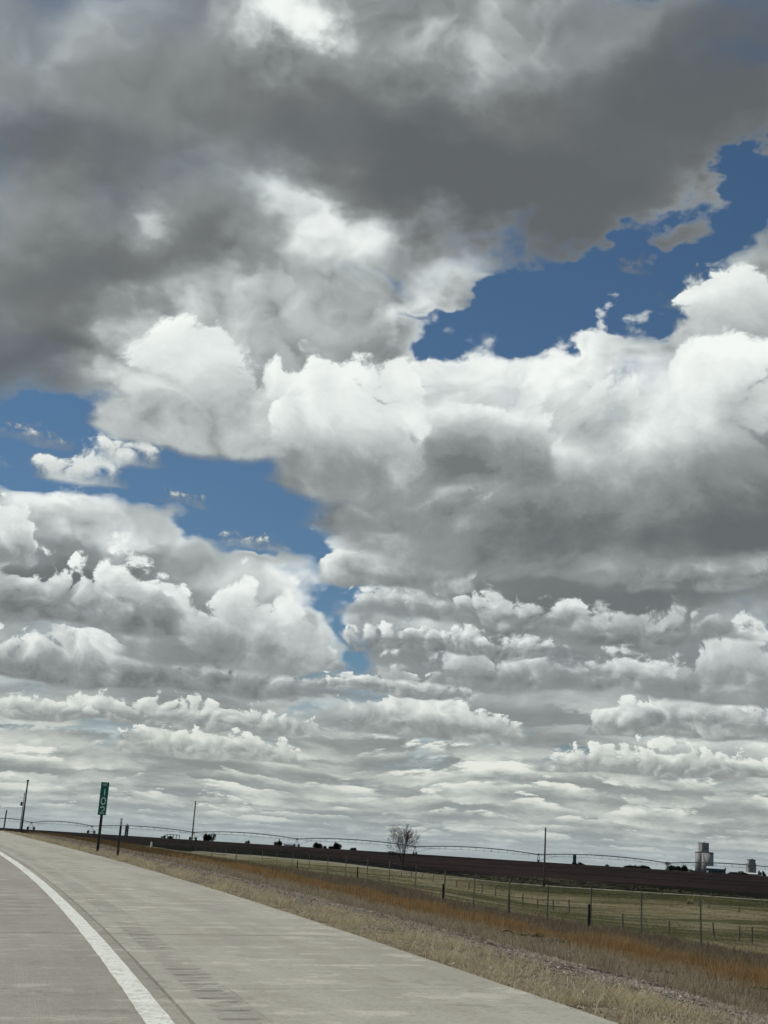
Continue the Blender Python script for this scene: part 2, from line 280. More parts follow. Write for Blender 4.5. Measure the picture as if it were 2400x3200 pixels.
    sky = nt.nodes.new('ShaderNodeTexSky'); sky.sky_type = 'NISHITA'; sky.sun_disc = False
    sky.sun_elevation = SUN_EL; sky.sun_rotation = SUN_AZ; sky.ozone_density = 3.0; sky.air_density = 1.0; sky.dust_density = .4
    blue = vop(nt, 'MULTIPLY', S(nt, sky.outputs[0]), (.034, .050, .0575))
    cc = vop(nt, 'MULTIPLY', cc, mixc(nt, el.step(.02, .16), (1.07, 1.02, .92), (1, 1, 1)))       # far tops turn creamy
    c = mixc(nt, alpha, blue, cc)
    # distance haze
    hz = ((dzc._m('POWER', -1.0)*-.021)).exp()
    c = mixc(nt, hz, (.36, .42, .44), c)
    bg = nt.nodes.new('ShaderNodeBackground'); nt.links.new(vop(nt, 'SCALE', c, 10.0).s, bg.inputs[0]); bg.inputs[1].default_value = .1
    out = nt.nodes.new('ShaderNodeOutputWorld'); nt.links.new(bg.outputs[0], out.inputs[0])
build_sky(CLOUD_COVER, CLOUD_TONE, CUMULUS)

# ------------------------------------------------------------------ helpers
RND = random.Random(7); NP = np.random.default_rng(11)
def at(u, v, depth):
    """point seen at photograph pixel (u, v), depth metres ahead of the camera"""
    x, y = (u - 1200)/FPX, -(v - 1600)/FPX
    c, s = math.cos(ROLL), math.sin(ROLL)
    xr, yr = x*c - y*s, x*s + y*c
    X, Y, Z = xr, math.cos(PITCH) - yr*math.sin(PITCH), math.sin(PITCH) + yr*math.cos(PITCH)
    k = depth/Y
    return np.array((X*k, depth, EYE + Z*k))
def tag(o, label=None, cat=None, group=None, kind=None):
    for k, v in (('label', label), ('category', cat), ('group', group), ('kind', kind)):
        if v: o[k] = v
    return o
def link(o, parent=None):
    COL.objects.link(o)
    if parent is not None: o.parent = parent
    return o
def empty(name, loc, rz=0):
    o = bpy.data.objects.new(name, None); o.location = loc; o.rotation_euler = (0, 0, rz); o.empty_display_size = .2
    return link(o)
def mesh_np(name, verts, faces, mat, parent=None, smooth=False, attrs=None):
    """verts Nx3 array, faces list of index arrays (k x n each)"""
    me = bpy.data.meshes.new(name)
    verts = np.asarray(verts, np.float32)
    if not isinstance(faces, list): faces = [faces]
    faces = [np.asarray(f, np.int32) for f in faces if len(f)]
    me.vertices.add(len(verts)); me.vertices.foreach_set('co', verts.ravel())
    loops = np.concatenate([f.ravel() for f in faces]); tot = np.concatenate([np.full(len(f), f.shape[1], np.int32) for f in faces])
    me.loops.add(len(loops)); me.loops.foreach_set('vertex_index', loops)
    me.polygons.add(len(tot)); me.polygons.foreach_set('loop_start', np.concatenate([[0], np.cumsum(tot)[:-1]]).astype(np.int32))
    me.polygons.foreach_set('loop_total', tot)
    me.polygons.foreach_set('use_smooth', np.full(len(tot), bool(smooth)))
    for k, v in (attrs or {}).items():
        a = me.attributes.new(k, 'FLOAT', 'POINT'); a.data.foreach_set('value', np.asarray(v, np.float32))
    me.update(calc_edges=True); me.validate()
    me.materials.append(mat)
    return link(bpy.data.objects.new(name, me), parent)
class MB:
    """collects boxes, tubes and lathes into one mesh"""
    def __init__(s): s.v, s.f = [], []
    def add(s, vs, fs):
        b = len(s.v); s.v += [tuple(map(float, p)) for p in vs]; s.f += [tuple(i + b for i in f) for f in fs]; return s
    def box(s, c, size, rz=0, top=1.0):
        cx, cy, cz = c; sx, sy, sz = (k/2 for k in size); co, si = math.cos(rz), math.sin(rz); vs = []
        for z, k in ((-sz, 1), (sz, top)):
            for x, y in ((-sx, -sy), (sx, -sy), (sx, sy), (-sx, sy)):
                vs.append((cx + (x*co - y*si)*k, cy + (x*si + y*co)*k, cz + z))
        return s.add(vs, [(3, 2, 1, 0), (4, 5, 6, 7), (0, 1, 5, 4), (1, 2, 6, 5), (2, 3, 7, 6), (3, 0, 4, 7)])
    def tube(s, pts, rad, n=6, cap=True):
        pts = [Vector(p) for p in pts]; rad = rad if isinstance(rad, (list, tuple)) else [rad]*len(pts)
        vs, fs = [], []
        for i, p in enumerate(pts):
            d = (pts[min(i+1, len(pts)-1)] - pts[max(i-1, 0)]).normalized()
            a = d.orthogonal().normalized() if abs(d.z) < .9 else Vector((1, 0, 0)) - d*d.x
            a.normalize(); b = d.cross(a)
            for k in range(n):
                t = 2*math.pi*k/n; vs.append(p + (a*math.cos(t) + b*math.sin(t))*rad[i])
        for i in range(len(pts) - 1):
            for k in range(n): fs.append((i*n+k, i*n+(k+1) % n, (i+1)*n+(k+1) % n, (i+1)*n+k))
        if cap: fs += [tuple(range(n-1, -1, -1)), tuple((len(pts)-1)*n+k for k in range(n))]
        return s.add(vs, fs)
    def lathe(s, prof, n=16, c=(0, 0, 0)):
        vs = [(c[0]+r*math.cos(2*math.pi*k/n), c[1]+r*math.sin(2*math.pi*k/n), c[2]+z) for r, z in prof for k in range(n)]
        fs = [(i*n+k, i*n+(k+1) % n, (i+1)*n+(k+1) % n, (i+1)*n+k) for i in range(len(prof)-1) for k in range(n)]
        fs += [tuple(range(n-1, -1, -1)), tuple((len(prof)-1)*n+k for k in range(n))]
        return s.add(vs, fs)
    def build(s, name, mat, parent=None, smooth=False):
        me = bpy.data.meshes.new(name); me.from_pydata(s.v, [], s.f); me.update()
        me.polygons.foreach_set('use_smooth', np.full(len(me.polygons), bool(smooth)))
        me.materials.append(mat)
        return link(bpy.data.objects.new(name, me), parent)
def nodes_of(name):
    m = bpy.data.materials.new(name); m.use_nodes = True; nt = m.node_tree
    b = nt.nodes['Principled BSDF']; b.inputs['Roughness'].default_value = .9
    b.inputs['Specular IOR Level'].default_value = .2
    return m, nt, b
def attr(nt, name):
    n = nt.nodes.new('ShaderNodeAttribute'); n.attribute_name = name; return S(nt, n.outputs['Fac'])
def objpos(nt):
    n = nt.nodes.new('ShaderNodeTexCoord'); return S(nt, n.outputs['Object'])
def worldpos(nt):
    n = nt.nodes.new('ShaderNodeNewGeometry'); return S(nt, n.outputs['Position'])
def setcol(nt, b, c, name='Base Color'): nt.links.new(c.s, b.inputs[name])
def bump(nt, b, h, strength=.5, dist=.01):
    n = nt.nodes.new('ShaderNodeBump'); n.inputs['Strength'].default_value = strength; n.inputs['Distance'].default_value = dist
    nt.links.new(h.s, n.inputs['Height']); nt.links.new(n.outputs[0], b.inputs['Normal'])
def weathered(name, c1, c2, scale=4, rough=.85, metal=0.0, bmp=.3, stretch=(1, 1, 1), spec=.25):
    m, nt, b = nodes_of(name); p = vop(nt, 'MULTIPLY', objpos(nt), stretch)
    n = noise(nt, p, scale, 6, .62); f = n.step(-.45, .5)
    setcol(nt, b, mixc(nt, f, c1, c2)); b.inputs['Roughness'].default_value = rough; b.inputs['Metallic'].default_value = metal
    b.inputs['Specular IOR Level'].default_value = spec
    bump(nt, b, noise(nt, p, scale*5, 4, .6), bmp, .004)
    return m
def varied(name, cols, rough=.95, trans=0.0):
    """colour picked per blade or leaf from the stored random value"""
    m, nt, b = nodes_of(name); v = attr(nt, 'pick')
    r = nt.nodes.new('ShaderNodeValToRGB'); nt.links.new(v.s, r.inputs[0]); e = r.color_ramp.elements
    while len(e) < len(cols): e.new(.5)
    for i, c in enumerate(cols): e[i].position = i/(len(cols)-1); e[i].color = tuple(c) + (1,)
    setcol(nt, b, S(nt, r.outputs[0])); b.inputs['Roughness'].default_value = rough; b.inputs['Specular IOR Level'].default_value = .1
    if trans:                                                 # thin dry leaf: some light passes through
        tr = nt.nodes.new('ShaderNodeBsdfTranslucent'); nt.links.new(r.outputs[0], tr.inputs[0]); mx = nt.nodes.new('ShaderNodeMixShader'); mx.inputs[0].default_value = trans
        nt.links.new(b.outputs[0], mx.inputs[1]); nt.links.new(tr.outputs[0], mx.inputs[2]); nt.links.new(mx.outputs[0], nt.nodes['Material Output'].inputs[0])
    return m

# ------------------------------------------------------------------ road alignment and terrain
DS = .5
SS = np.arange(0, 420, DS)
_psi, _k, _k2 = .24405, .0027866, -2.5577e-5
_hd = _psi + _k*np.minimum(SS, 85) + _k2*np.minimum(SS, 85)**2
_x = np.cumsum(-np.sin(_hd)*DS) - 0; _y = np.cumsum(np.cos(_hd)*DS)
_x -= _x[0]; _y -= _y[0]
BS = np.arange(-40, 0, DS); BX = -np.sin(_psi)*BS; BY = np.cos(_psi)*BS
SS = np.concatenate([BS, SS]); CX = np.concatenate([BX, _x]); CY = np.concatenate([BY, _y]); HD = np.concatenate([np.full(len(BS), _psi), _hd])
AOFF = 1.0074; SHW = 3.05; BANK = .0315
_g, _q = .014233, -4.4626e-5
def road_z0(s):
    s = np.clip(s, -40, 159.5); return _g*s + _q*s*s
def road_pt(s, off, dz=0.0):
    s = np.asarray(s, float); h = np.interp(s, SS, HD); x = np.interp(s, SS, CX); y = np.interp(s, SS, CY)
    o = np.asarray(off, float) + AOFF
    return np.stack(np.broadcast_arrays(x + np.cos(h)*o, y + np.sin(h)*o, road_z0(s) + BANK*np.asarray(off, float) + dz), -1)
def road_st(x, y):
    """station and offset (from the edge line) of points"""
    x = np.atleast_1d(np.asarray(x, float)).ravel(); y = np.atleast_1d(np.asarray(y, float)).ravel()
    s = np.empty(len(x)); o = np.empty(len(x)); k = slice(None, None, 2)
    cx, cy, ss, hh = CX[k], CY[k], SS[k], HD[k]
    for i in range(0, len(x), 4000):
        X, Y = x[i:i+4000, None], y[i:i+4000, None]
        j = np.argmin((X - cx)**2 + (Y - cy)**2, 1)
        dx, dy = x[i:i+4000] - cx[j], y[i:i+4000] - cy[j]; c, si = np.cos(hh[j]), np.sin(hh[j])
        s[i:i+4000] = ss[j] + (-si*dx + c*dy); o[i:i+4000] = c*dx + si*dy - AOFF
    return s, o
FENCE = [(2420, 3022, 40.5), (2190, 2970, 45), (2003, 2931, 48.5), (1845, 2905, 52), (1708, 2888, 56), (1588, 2859, 61), (1478, 2837, 66), (1386, 2820, 72), (1297, 2790, 79),
         (1215, 2768, 87), (1146, 2755, 96), (1079, 2742, 106), (1022, 2733, 117), (965, 2724, 129), (912, 2716, 142), (862, 2708, 157), (818, 2702, 173),
         (778, 2696, 190), (738, 2690, 210), (704, 2684, 232), (670, 2679, 256), (639, 2674, 282), (610, 2669, 310)]
PFENCE = [(1253, 2739, 190), (1285, 2743, 183), (1321, 2748, 176), (1353, 2758, 165), (1390, 2765, 157), (1426, 2772, 150), (1465, 2780, 144), (1506, 2792, 138), (1547, 2800, 132),
          (1590, 2814, 125), (1634, 2830, 118), (1679, 2838, 115), (1729, 2844, 112), (1779, 2852, 105), (1840, 2868, 99), (1947, 2898, 88), (2090, 2915, 83), (2231, 2929, 80), (2311, 2946, 75), (2350, 2948, 74)]
TRACK = [(2460, 2817, 184), (2400, 2813, 185), (2082, 2792, 187), (1817, 2775, 190), (1571, 2758, 195), (1420, 2740, 222), (1282, 2724, 257), (1027, 2693, 320), (800, 2674, 350), (627, 2660, 325), (482, 2646, 290), (400, 2637, 270), (300, 2625, 260), (200, 2613, 255), (90, 2605, 252)]
LN1 = [(2400, 3115, 19.5), (1877, 2994, 25), (1600, 2927, 29), (1210, 2840, 38), (1017, 2787, 47), (848, 2738, 60), (723, 2717, 63), (434, 2669, 80), (305, 2645, 88), (240, 2632, 105)]
LN2 = [(2400, 3040, 29), (1889, 2935, 41), (1600, 2880, 47), (1330, 2812, 57), (1137, 2773, 66), (945, 2748, 70), (848, 2730, 78)]
def _ctrl():
    P = [at(*p) for L in (FENCE, PFENCE, TRACK, LN1, LN2) for p in L]
    for u in range(-400, 2900, 300):
        hv = 2595 + .0638*u
        for dep, dd in ((470, 6), (560, -7), (900, -6), (1600, -4), (3000, -3), (8500, -2)): P.append(at(u, hv + dd, dep))
    for u, v, d in ((434, 2650, 140), (2400, 2880, 110), (2100, 2845, 125), (1900, 2820, 140), (2480, 3200, 16), (2480, 2985, 62)): P.append(at(u, v, d))
    for s in range(4, 150, 8): P.append(road_pt(s, SHW, -.05))
    return np.array(P)
_P = _ctrl(); _rr = np.hypot(_P[:, 0], _P[:, 1]); _A = np.stack([np.arctan2(_P[:, 0], _P[:, 1])*4, np.log(_rr)], 1)
_K = np.sqrt(((_A[:, None] - _A[None])**2).sum(-1) + .02**2); _n = len(_P)
_M = np.zeros((_n+3, _n+3)); _M[:_n, :_n] = _K - np.eye(_n)*.01; _M[:_n, _n] = 1; _M[:_n, _n+1:] = _A; _M[_n, :_n] = 1; _M[_n+1:, :_n] = _A.T
_W = np.linalg.solve(_M, np.concatenate([(_P[:, 2] - EYE)/_rr, [0, 0, 0]]))
def ground_z(x, y):
    x = np.atleast_1d(np.asarray(x, float)).ravel(); y = np.atleast_1d(np.asarray(y, float)).ravel()
    r = np.clip(np.hypot(x, y), 5, 9000); a = np.clip(np.arctan2(x, y), -.42, .42)*4; out = np.empty(len(x))
    for i in range(0, len(x), 20000):
        B = np.stack([a[i:i+20000], np.log(r[i:i+20000])], 1)
        k = np.sqrt(((B[:, None] - _A[None])**2).sum(-1) + .02**2)
        out[i:i+20000] = k @ _W[:_n] + _W[_n] + B @ _W[_n+1:]
    z = EYE + out*r
    s, o = road_st(x, y); t = o - SHW; rz = road_z0(s) + BANK*np.clip(o, -9, SHW)
    on = (s > -39) & (s < 370)
    w = np.clip(t/5, 0, 1); w = w*w*(3 - 2*w)
    zr = np.where(t >= 0, (rz - .045)*(1 - w) + z*w, np.where(o > -9.2, rz - .16, np.maximum(rz - .1 + (o + 9.2)*.06, -1.6)))
    return np.where(on & (t < 5), zr, np.where(on, z, -1.0 + 0*z) if False else z)
def gz(x, y): return float(ground_z([x], [y])[0])
def on_ground(u, v, depth):
    p = at(u, v, depth); return (float(p[0]), float(p[1]), gz(p[0], p[1]))
# ------------------------------------------------------------------ ground sheet
def polar_D(L):
    P = np.array([at(*p) for p in L]); a = np.arctan2(P[:, 0], P[:, 1]); r = np.hypot(P[:, 0], P[:, 1]); k = np.argsort(a); return a[k], np.log(r[k])
TA, TR = polar_D(TRACK)
def build_ground():
    az = np.unique(np.concatenate([np.linspace(-math.pi, math.pi, 73), np.linspace(-.5, .5, 401)]))[:-1]
    rad = np.concatenate([[.5, 1.5, 3], np.exp(np.linspace(math.log(5), math.log(700), 420)), np.exp(np.linspace(math.log(720), math.log(9500), 50))])
    A, R = np.meshgrid(az, rad); x = (np.sin(A)*R).ravel(); y = (np.cos(A)*R).ravel()
    z = ground_z(x, y)
    s, o = road_st(x, y); t = o - SHW
    r1 = R.ravel()
    z += np.where(t > 1, np.minimum(1, (t - 1)/3)*(.03*np.sin(x*1.9 + 1.3*np.sin(y*.9)) + .025*np.sin(y*2.3 + x) + NP.normal(0, .012, len(x)))*np.clip(60/np.maximum(r1, 1), 0, 1), 0)
    q = np.log(np.maximum(r1, 1)) - np.interp(A.ravel(), TA, TR)
    na, nr = len(az), len(rad); i = np.arange(na*(nr-1)).reshape(nr-1, na); j = np.roll(i, -1, 1)
    F = np.stack([i, j, j + na, i + na], -1).reshape(-1, 4)[:, ::-1]
    V = np.stack([x, y, z], 1)
    o_ = mesh_np('ground', V, F, ground_mat(), smooth=True, attrs={'edge': np.clip(t, -30, 400), 'trk': q, 'azim': A.ravel(), 'stn': s})
    tag(o_, kind='structure'); return o_
def ground_mat():
    m, nt, b = nodes_of('ground')
    p = worldpos(nt); t = attr(nt, 'edge'); q = attr(nt, 'trk'); az = attr(nt, 'azim'); stn = attr(nt, 'stn')
    st = vec(nt, stn*.16, t, 0.0)                                      # strips run along the road
    n1 = noise(nt, p, .9, 6, .6); n2 = noise(nt, p, 14, 5, .65); n3 = noise(nt, p, 3.2, 6, .65); ns = noise(nt, st, .5, 5, .6)
    tw = t + n1*1.3 + ns*.8
    straw = mixc(nt, n2.step(-.35, .35), (.13, .105, .085), (.54, .47, .38))
    dirt = mixc(nt, n3.step(-.3, .25), (.10, .08, .068), (.50, .44, .385))
    edge = mixc(nt, n3.step(-.35, .3), (.25, .21, .15), (.46, .40, .29))
    c = mixc(nt, tw.step(1.0, 2.0), edge, mixc(nt, n3.step(-.25, .2), dirt, straw))
    c = mixc(nt, tw.step(4.0, 5.6), c, mixc(nt, n2.step(-.5, .5), (.13, .11, .08), (.33, .28, .20)))
    orange = mixc(nt, stn.step(60, 95), mixc(nt, ns.step(-.5, .5), (.11, .065, .028), (.19, .12, .055)), (.10, .07, .038))
    c = mixc(nt, (tw + ns*1.2).step(6.6, 8.2), c, orange)
    brown = mixc(nt, ns.step(-.5, .4), (.10, .082, .06), (.20, .165, .12))
    c = mixc(nt, (tw + ns*1.5).step(9.6, 11.2), c, brown)
    # pasture: beige and green drifts
    pp = vop(nt, 'MULTIPLY', p, (.5, 1, 0)); g1 = noise(nt, pp, .045, 6, .6); g2 = noise(nt, pp, .20, 5, .6)
    past = mixc(nt, g1.step(-.28, .22), (.10, .098, .042), (.28, .25, .145))
    past = mixc(nt, g2.step(.1, .6)*.6, past, (.33, .30, .20))
    past = mixc(nt, g2.step(-.6, -.05, .35, 1.0), (.075, .085, .036), past)
    tw2 = t + g2*7 + n1*2
    c = mixc(nt, tw2.step(21, 26), c, past)
    # olive strip before the track on the right, pale verge in front of it on the left
    qn = q + noise(nt, p, .05, 4, .6)*.05
    ol = qn.step(-.30, -.14)*az.step(.05, .12)
    c = mixc(nt, ol, c, mixc(nt, g2.step(-.4, .4), (.038, .048, .018), (.085, .085, .032)))
    pale = qn.step(-.16, -.05)*az.step(.12, .04)*az.step(-.19, -.13)*g2.step(-.5, .25)
    c = mixc(nt, pale, c, (.36, .33, .25))
    # gravel track
    c = mixc(nt, q.step(-.014, -.008)*az.step(-.12, -.06), c, (.42, .40, .33))
    # dark crop strip, then ploughed purple-brown field
    soil = mixc(nt, noise(nt, vop(nt, 'MULTIPLY', p, (.25, 1, 0)), .05, 6, .6).step(-.5, .5), (.008, .005, .0055), (.036, .023, .022))
    crop = mixc(nt, g2.step(-.4, .4), (.004, .0055, .003), (.010, .011, .006))
    fld = mixc(nt, qn.step(.20, .34)*az.step(-.2, .05, .55, 1.0)._m('MAXIMUM', az.step(.08, .13)), crop, soil)
    c = mixc(nt, (q + n1*.002).step(.006, .012), c, fld)
    setcol(nt, b, c); b.inputs['Roughness'].default_value = 1.0; b.inputs['Specular IOR Level'].default_value = .05
    bump(nt, b, n2*.6 + n3, 1.0, .08)
    return m
GROUND = build_ground()

# ------------------------------------------------------------------ road
def concrete(name, c1, c2, dirt=.0):
    m, nt, b = nodes_of(name); p = worldpos(nt); s = attr(nt, 'stn'); o = attr(nt, 'off')
    q = vec(nt, s*.35, o*2.2, 0.0); q2 = vec(nt, s*3.0, o*.5, 0.0)
    big = noise(nt, q, .55, 6, .6); cross = noise(nt, q2, 1.0, 5, .6); fine = noise(nt, p, 60, 4, .7); spots = noise(nt, p, 2.6, 5, .6)
    c = mixc(nt, (big*.7 + cross*.35).step(-.55, .55), c1, c2)
    c = mixc(nt, (spots + cross*.8).step(.30, .75)*.6, c, tuple(min(1, k*1.32) for k in c2))      # bleached scuffs
    c = mixc(nt, spots.step(-.9, -.45), tuple(k*.86 for k in c1), c)
    c = mixc(nt, fine.step(-.5, .5)*.30, c, tuple(k*.55 for k in c1)); c = mixc(nt, noise(nt, p, 16, 5, .7).step(.25, .6)*.35, c, tuple(k*.62 for k in c1)); c = mixc(nt, noise(nt, vec(nt, s*.05, o, 0.0), 1.6, 3, .5).step(.0, .5)*.25, c, tuple(k*.74 for k in c1))
    if dirt: c = mixc(nt, dirt, c, (.17, .155, .13)); c = mixc(nt, attr(nt, 'grv').step(.1, .8)*.34, c, (.06, .055, .045))  # even dirt tint over the band; groove colour darkens with depth
    setcol(nt, b, c); b.inputs['Roughness'].default_value = .86; b.inputs['Specular IOR Level'].default_value = .3
    tine = noise(nt, vec(nt, s*1.2, o*70, 0.0), 1.0, 2, .5)
    bump(nt, b, fine*.7 + tine*.5, .35, .006)
    return m
LANE = concrete('lane_concrete', (.30, .284, .242), (.37, .352, .30))
SHOULD = concrete('shoulder_concrete', (.36, .347, .292), (.44, .427, .362))
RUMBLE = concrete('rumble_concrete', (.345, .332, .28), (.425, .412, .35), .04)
SEAL = weathered('joint_sealant', (.06, .055, .048), (.12, .11, .095), 3)
def strip(name, s0, s1, o0, o1, mat, parent=None, dz=0.0, ds=1.15, thick=.0, prof=None, ragged=0.0, cols=2):
    n = max(2, int(math.ceil((s1 - s0)/ds)) + 1); s = np.linspace(s0, s1, n)
    off = np.linspace(o0, o1, cols)
    S_, O_ = np.meshgrid(s, off, indexing='ij')
    if ragged:
        e = NP.normal(0, ragged, (n, 2)); O_ = O_ + np.stack([e[:, 0]] + [0*e[:, 0]]*(cols-2) + [e[:, 1]], 1)
    D_ = np.zeros_like(S_) + dz
    if prof is not None: D_ = D_ + prof(S_, O_)
    V = road_pt(S_.ravel(), O_.ravel(), D_.ravel()); i = np.arange((n-1)*cols).reshape(n-1, cols)[:, :-1].ravel()
    F = np.stack([i, i+1, i+1+cols, i+cols], 1); st, of = S_.ravel(), O_.ravel()
    if thick:                                                     # walls round the piece
        loop = np.concatenate([np.arange(cols), np.arange(1, n)*cols + cols-1, (n-1)*cols + np.arange(cols-2, -1, -1), np.arange(n-2, 0, -1)*cols])
        k = len(V); low = V[loop] - (0, 0, thick); a = np.arange(len(loop)); nb = np.roll(a, -1)
        F = np.concatenate([F, np.stack([loop[nb], loop[a], k + a, k + nb], 1)]); V = np.concatenate([V, low]); st = np.concatenate([st, st[loop]]); of = np.concatenate([of, of[loop]])
    at_ = {'stn': st, 'off': of}
    if prof is not None: at_['grv'] = -prof(S_, O_).ravel()/.02
    return mesh_np(name, V, F, mat, parent, attrs=at_)
road = tag(strip('road', -30, 330, -9.1, .207, SEAL, None, -.035, 2.0), kind='structure')
shoulder = tag(strip('shoulder', -30, 330, .207, 3.02, SEAL, None, -.035, 2.0), kind='structure')
SL = 4.6; RS0, RS1 = .40, .71
def groove(S_, O_):
    d = np.zeros_like(S_); k = np.round((S_ - .1)/.2); loc = S_ - .1 - k*.2
    inslab = ((S_ + 30 - 1.0) % SL); ok = (inslab > .55) & (inslab < SL - .65) & (O_ > RS0 + .01) & (O_ < RS1 - .01)
    return np.where(ok, -.020*np.clip(1 - (loc/.05)**2, 0, 1)*(.55 + .45*np.sin(k*2.7 + O_*9)), 0)
for k in range(-7, 71):
    a, b_ = k*SL + 1.0 + .006, (k+1)*SL + 1.0 - .006
    if a > 56 and k % 2 == 0: b_ += SL
    elif a > 56: continue
    jz = RND.uniform(-.0015, .0015)
    strip('concrete_slab', a, b_, -3.62, .195, LANE, road, jz, thick=.03)
    if b_ > -8: strip('concrete_slab', a, b_, -9.0, -3.635, LANE, road, jz - .001, thick=.03)
    strip('concrete_slab', a, b_, .222, RS0, SHOULD, shoulder, jz, thick=.03)
    strip('concrete_slab', a, b_, RS1, SHW + RND.uniform(-.01, .01), SHOULD, shoulder, jz, thick=.05, ragged=.006)
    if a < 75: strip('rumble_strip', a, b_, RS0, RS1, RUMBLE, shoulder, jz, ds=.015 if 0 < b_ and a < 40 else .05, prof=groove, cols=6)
    else: strip('rumble_strip', a, b_, RS0, RS1, RUMBLE, shoulder, jz)
m, nt, b = nodes_of('road_paint'); p = worldpos(nt)
wear = noise(nt, p, 9, 6, .68); c = mixc(nt, wear.step(-.1, .75), (.74, .76, .70), (.60, .61, .55)); c = mixc(nt, noise(nt, p, 1.1, 4, .6).step(.35, .6)*.45, c, (.50, .50, .45))
c = mixc(nt, noise(nt, p, 38, 5, .72).step(.28, .5)*.75, c, (.40, .38, .33)); c = mixc(nt, (noise(nt, p, 6, 5, .7)).step(.42, .62)*.6, c, (.42, .40, .35))
setcol(nt, b, c); b.inputs['Roughness'].default_value = .75; PAINT = m
tag(strip('edge_line', -30, 330, -.088, .088, PAINT, road, .006, .23, ragged=.003))

# ------------------------------------------------------------------ grass
def blades(name, x, y, h, w, lean, mat, pick, curl=.4, kind='stuff', label=None, cat=None, z=None, parent=None):
    n = len(x); z = ground_z(x, y) - .02 if z is None else z
    a = NP.uniform(0, 2*math.pi, n); la = NP.uniform(0, 2*math.pi, n)
    wx, wy = np.cos(a)*w/2, np.sin(a)*w/2; lx, ly = np.cos(la)*lean*h, np.sin(la)*lean*h
    hz = h*np.sqrt(np.clip(1 - lean**2*.8, .02, 1))
    B = np.stack([x, y, z], 1); V = np.empty((n, 5, 3))
    side = np.stack([wx, wy, 0*wx], 1)
    mid = B + np.stack([lx*(.5-curl*.35), ly*(.5-curl*.35), hz*.55], 1); tip = B + np.stack([lx, ly, hz*(1-curl*lean*.5)], 1)
    V[:, 0] = B - side; V[:, 1] = B + side; V[:, 2] = mid + side*.8; V[:, 3] = mid - side*.8; V[:, 4] = tip
    i = np.arange(n)*5
    o = mesh_np(name, V.reshape(-1, 3), [np.stack([i, i+1, i+2, i+3], 1), np.stack([i+3, i+2, i+4], 1)], mat, parent, attrs={'pick': np.repeat(pick, 5)})
    return tag(o, label, cat, kind=kind)
def scatter(n, t0, t1, d0, d1, power=1.0, tuft=1, spread=.06, patch=None):
    """points beside the road, t from the shoulder edge, denser near the camera"""
    X, Y, T = [], [], []; got = 0; need = max(1, n//tuft)
    while got < need:
        k = need*3
        s = np.exp(NP.uniform(math.log(d0), math.log(d1), k)) if power == 1 else (d0**(1-power) + NP.uniform(0, 1, k)*(d1**(1-power) - d0**(1-power)))**(1/(1-power))
        t = NP.uniform(t0, t1, k); P = road_pt(s, SHW + t); a = np.arctan2(P[:, 0], P[:, 1])
        ok = (a > -.40) & (a < .40) & (P[:, 1] > 4)
        if patch is not None: ok &= patch(s, t) > NP.uniform(0, 1, k)
        X.append(P[ok, 0]); Y.append(P[ok, 1]); T.append(t[ok]); got += ok.sum()
    X, Y, T = (np.concatenate(v)[:need] for v in (X, Y, T))
    X, Y, T = np.repeat(X, tuft), np.repeat(Y, tuft), np.repeat(T, tuft)
    return X + NP.normal(0, spread, len(X)), Y + NP.normal(0, spread, len(X)), T
def patchy(f, lo, hi, ph=0.0, k=1.0):
    def g(s, t):
        v = .5 + .24*np.sin(s*1.3*k + 2.1*np.sin(t*1.7 + ph) + ph) + .2*np.sin(t*2.9*k + 1.7*np.sin(s*.71*k + ph)) + .2*np.sin(s*4.1*k + t*3.3 + 2*np.sin(t*2.3*k - s*1.1 + ph))
        return lo + (hi - lo)*np.clip((v - .5)*2.6 + f*.45, 0, 1)
    return g
STRAW = varied('dry_straw', [(.18, .14, .11), (.40, .345, .27), (.56, .50, .40), (.64, .585, .48), (.46, .385, .31), (.52, .47, .34)], trans=.4)
YELLOW = varied('yellowed_grass', [(.34, .27, .18), (.58, .50, .34), (.66, .59, .43), (.40, .36, .18), (.56, .485, .34)], trans=.4)
GREYG = varied('grey_dry_grass', [(.16, .13, .09), (.35, .295, .205), (.48, .415, .31), (.24, .205, .13), (.42, .35, .26)], trans=.4)
ORANGE = varied('orange_bunchgrass', [(.17, .10, .04), (.29, .18, .075), (.39, .255, .115), (.33, .215, .10), (.48, .37, .21)], trans=.4)
DITCH = varied('ditch_grass', [(.085, .055, .027), (.15, .10, .05), (.20, .145, .08), (.13, .095, .045)], trans=.4)
BROWN = varied('brown_grass', [(.10, .078, .055), (.19, .155, .11), (.27, .225, .16), (.15, .125, .075)], trans=.4)
PASTG = varied('pasture_grass', [(.11, .115, .05), (.18, .165, .09), (.25, .225, .14), (.32, .29, .19)], trans=.4)
GREEN = varied('green_weed', [(.018, .03, .012), (.04, .065, .02), (.07, .10, .03), (.05, .06, .025)])
def wd(x, y, k=.00042, lo=.004): return np.maximum(lo, np.hypot(x, y)*k)
x, y, t = scatter(26000, -.08, 1.3, 6, 130, 1.5, 30, .07, patchy(1.0, .03, .9, 0, 1.9)); n = len(x)
blades('verge_edge_grass', x, y, NP.uniform(.05, .22, n), wd(x, y, .00045, .006), NP.uniform(.5, 1.05, n), YELLOW, NP.uniform(0, 1, n), label='yellowed short dry grass fringing the concrete shoulder', cat='grass')
x, y, t = scatter(42000, .4, 5.6, 6, 120, 1.5, 22, .15, patchy(1.1, .04, 1, 1.7, 1.7)); n = len(x)
blades('straw_litter', x, y, NP.uniform(.04, .17, n), wd(x, y, .0006, .008), NP.uniform(.8, 1.1, n), STRAW, NP.uniform(0, 1, n), curl=.8, label='matted pale straw litter lying on the bare verge', cat='straw')
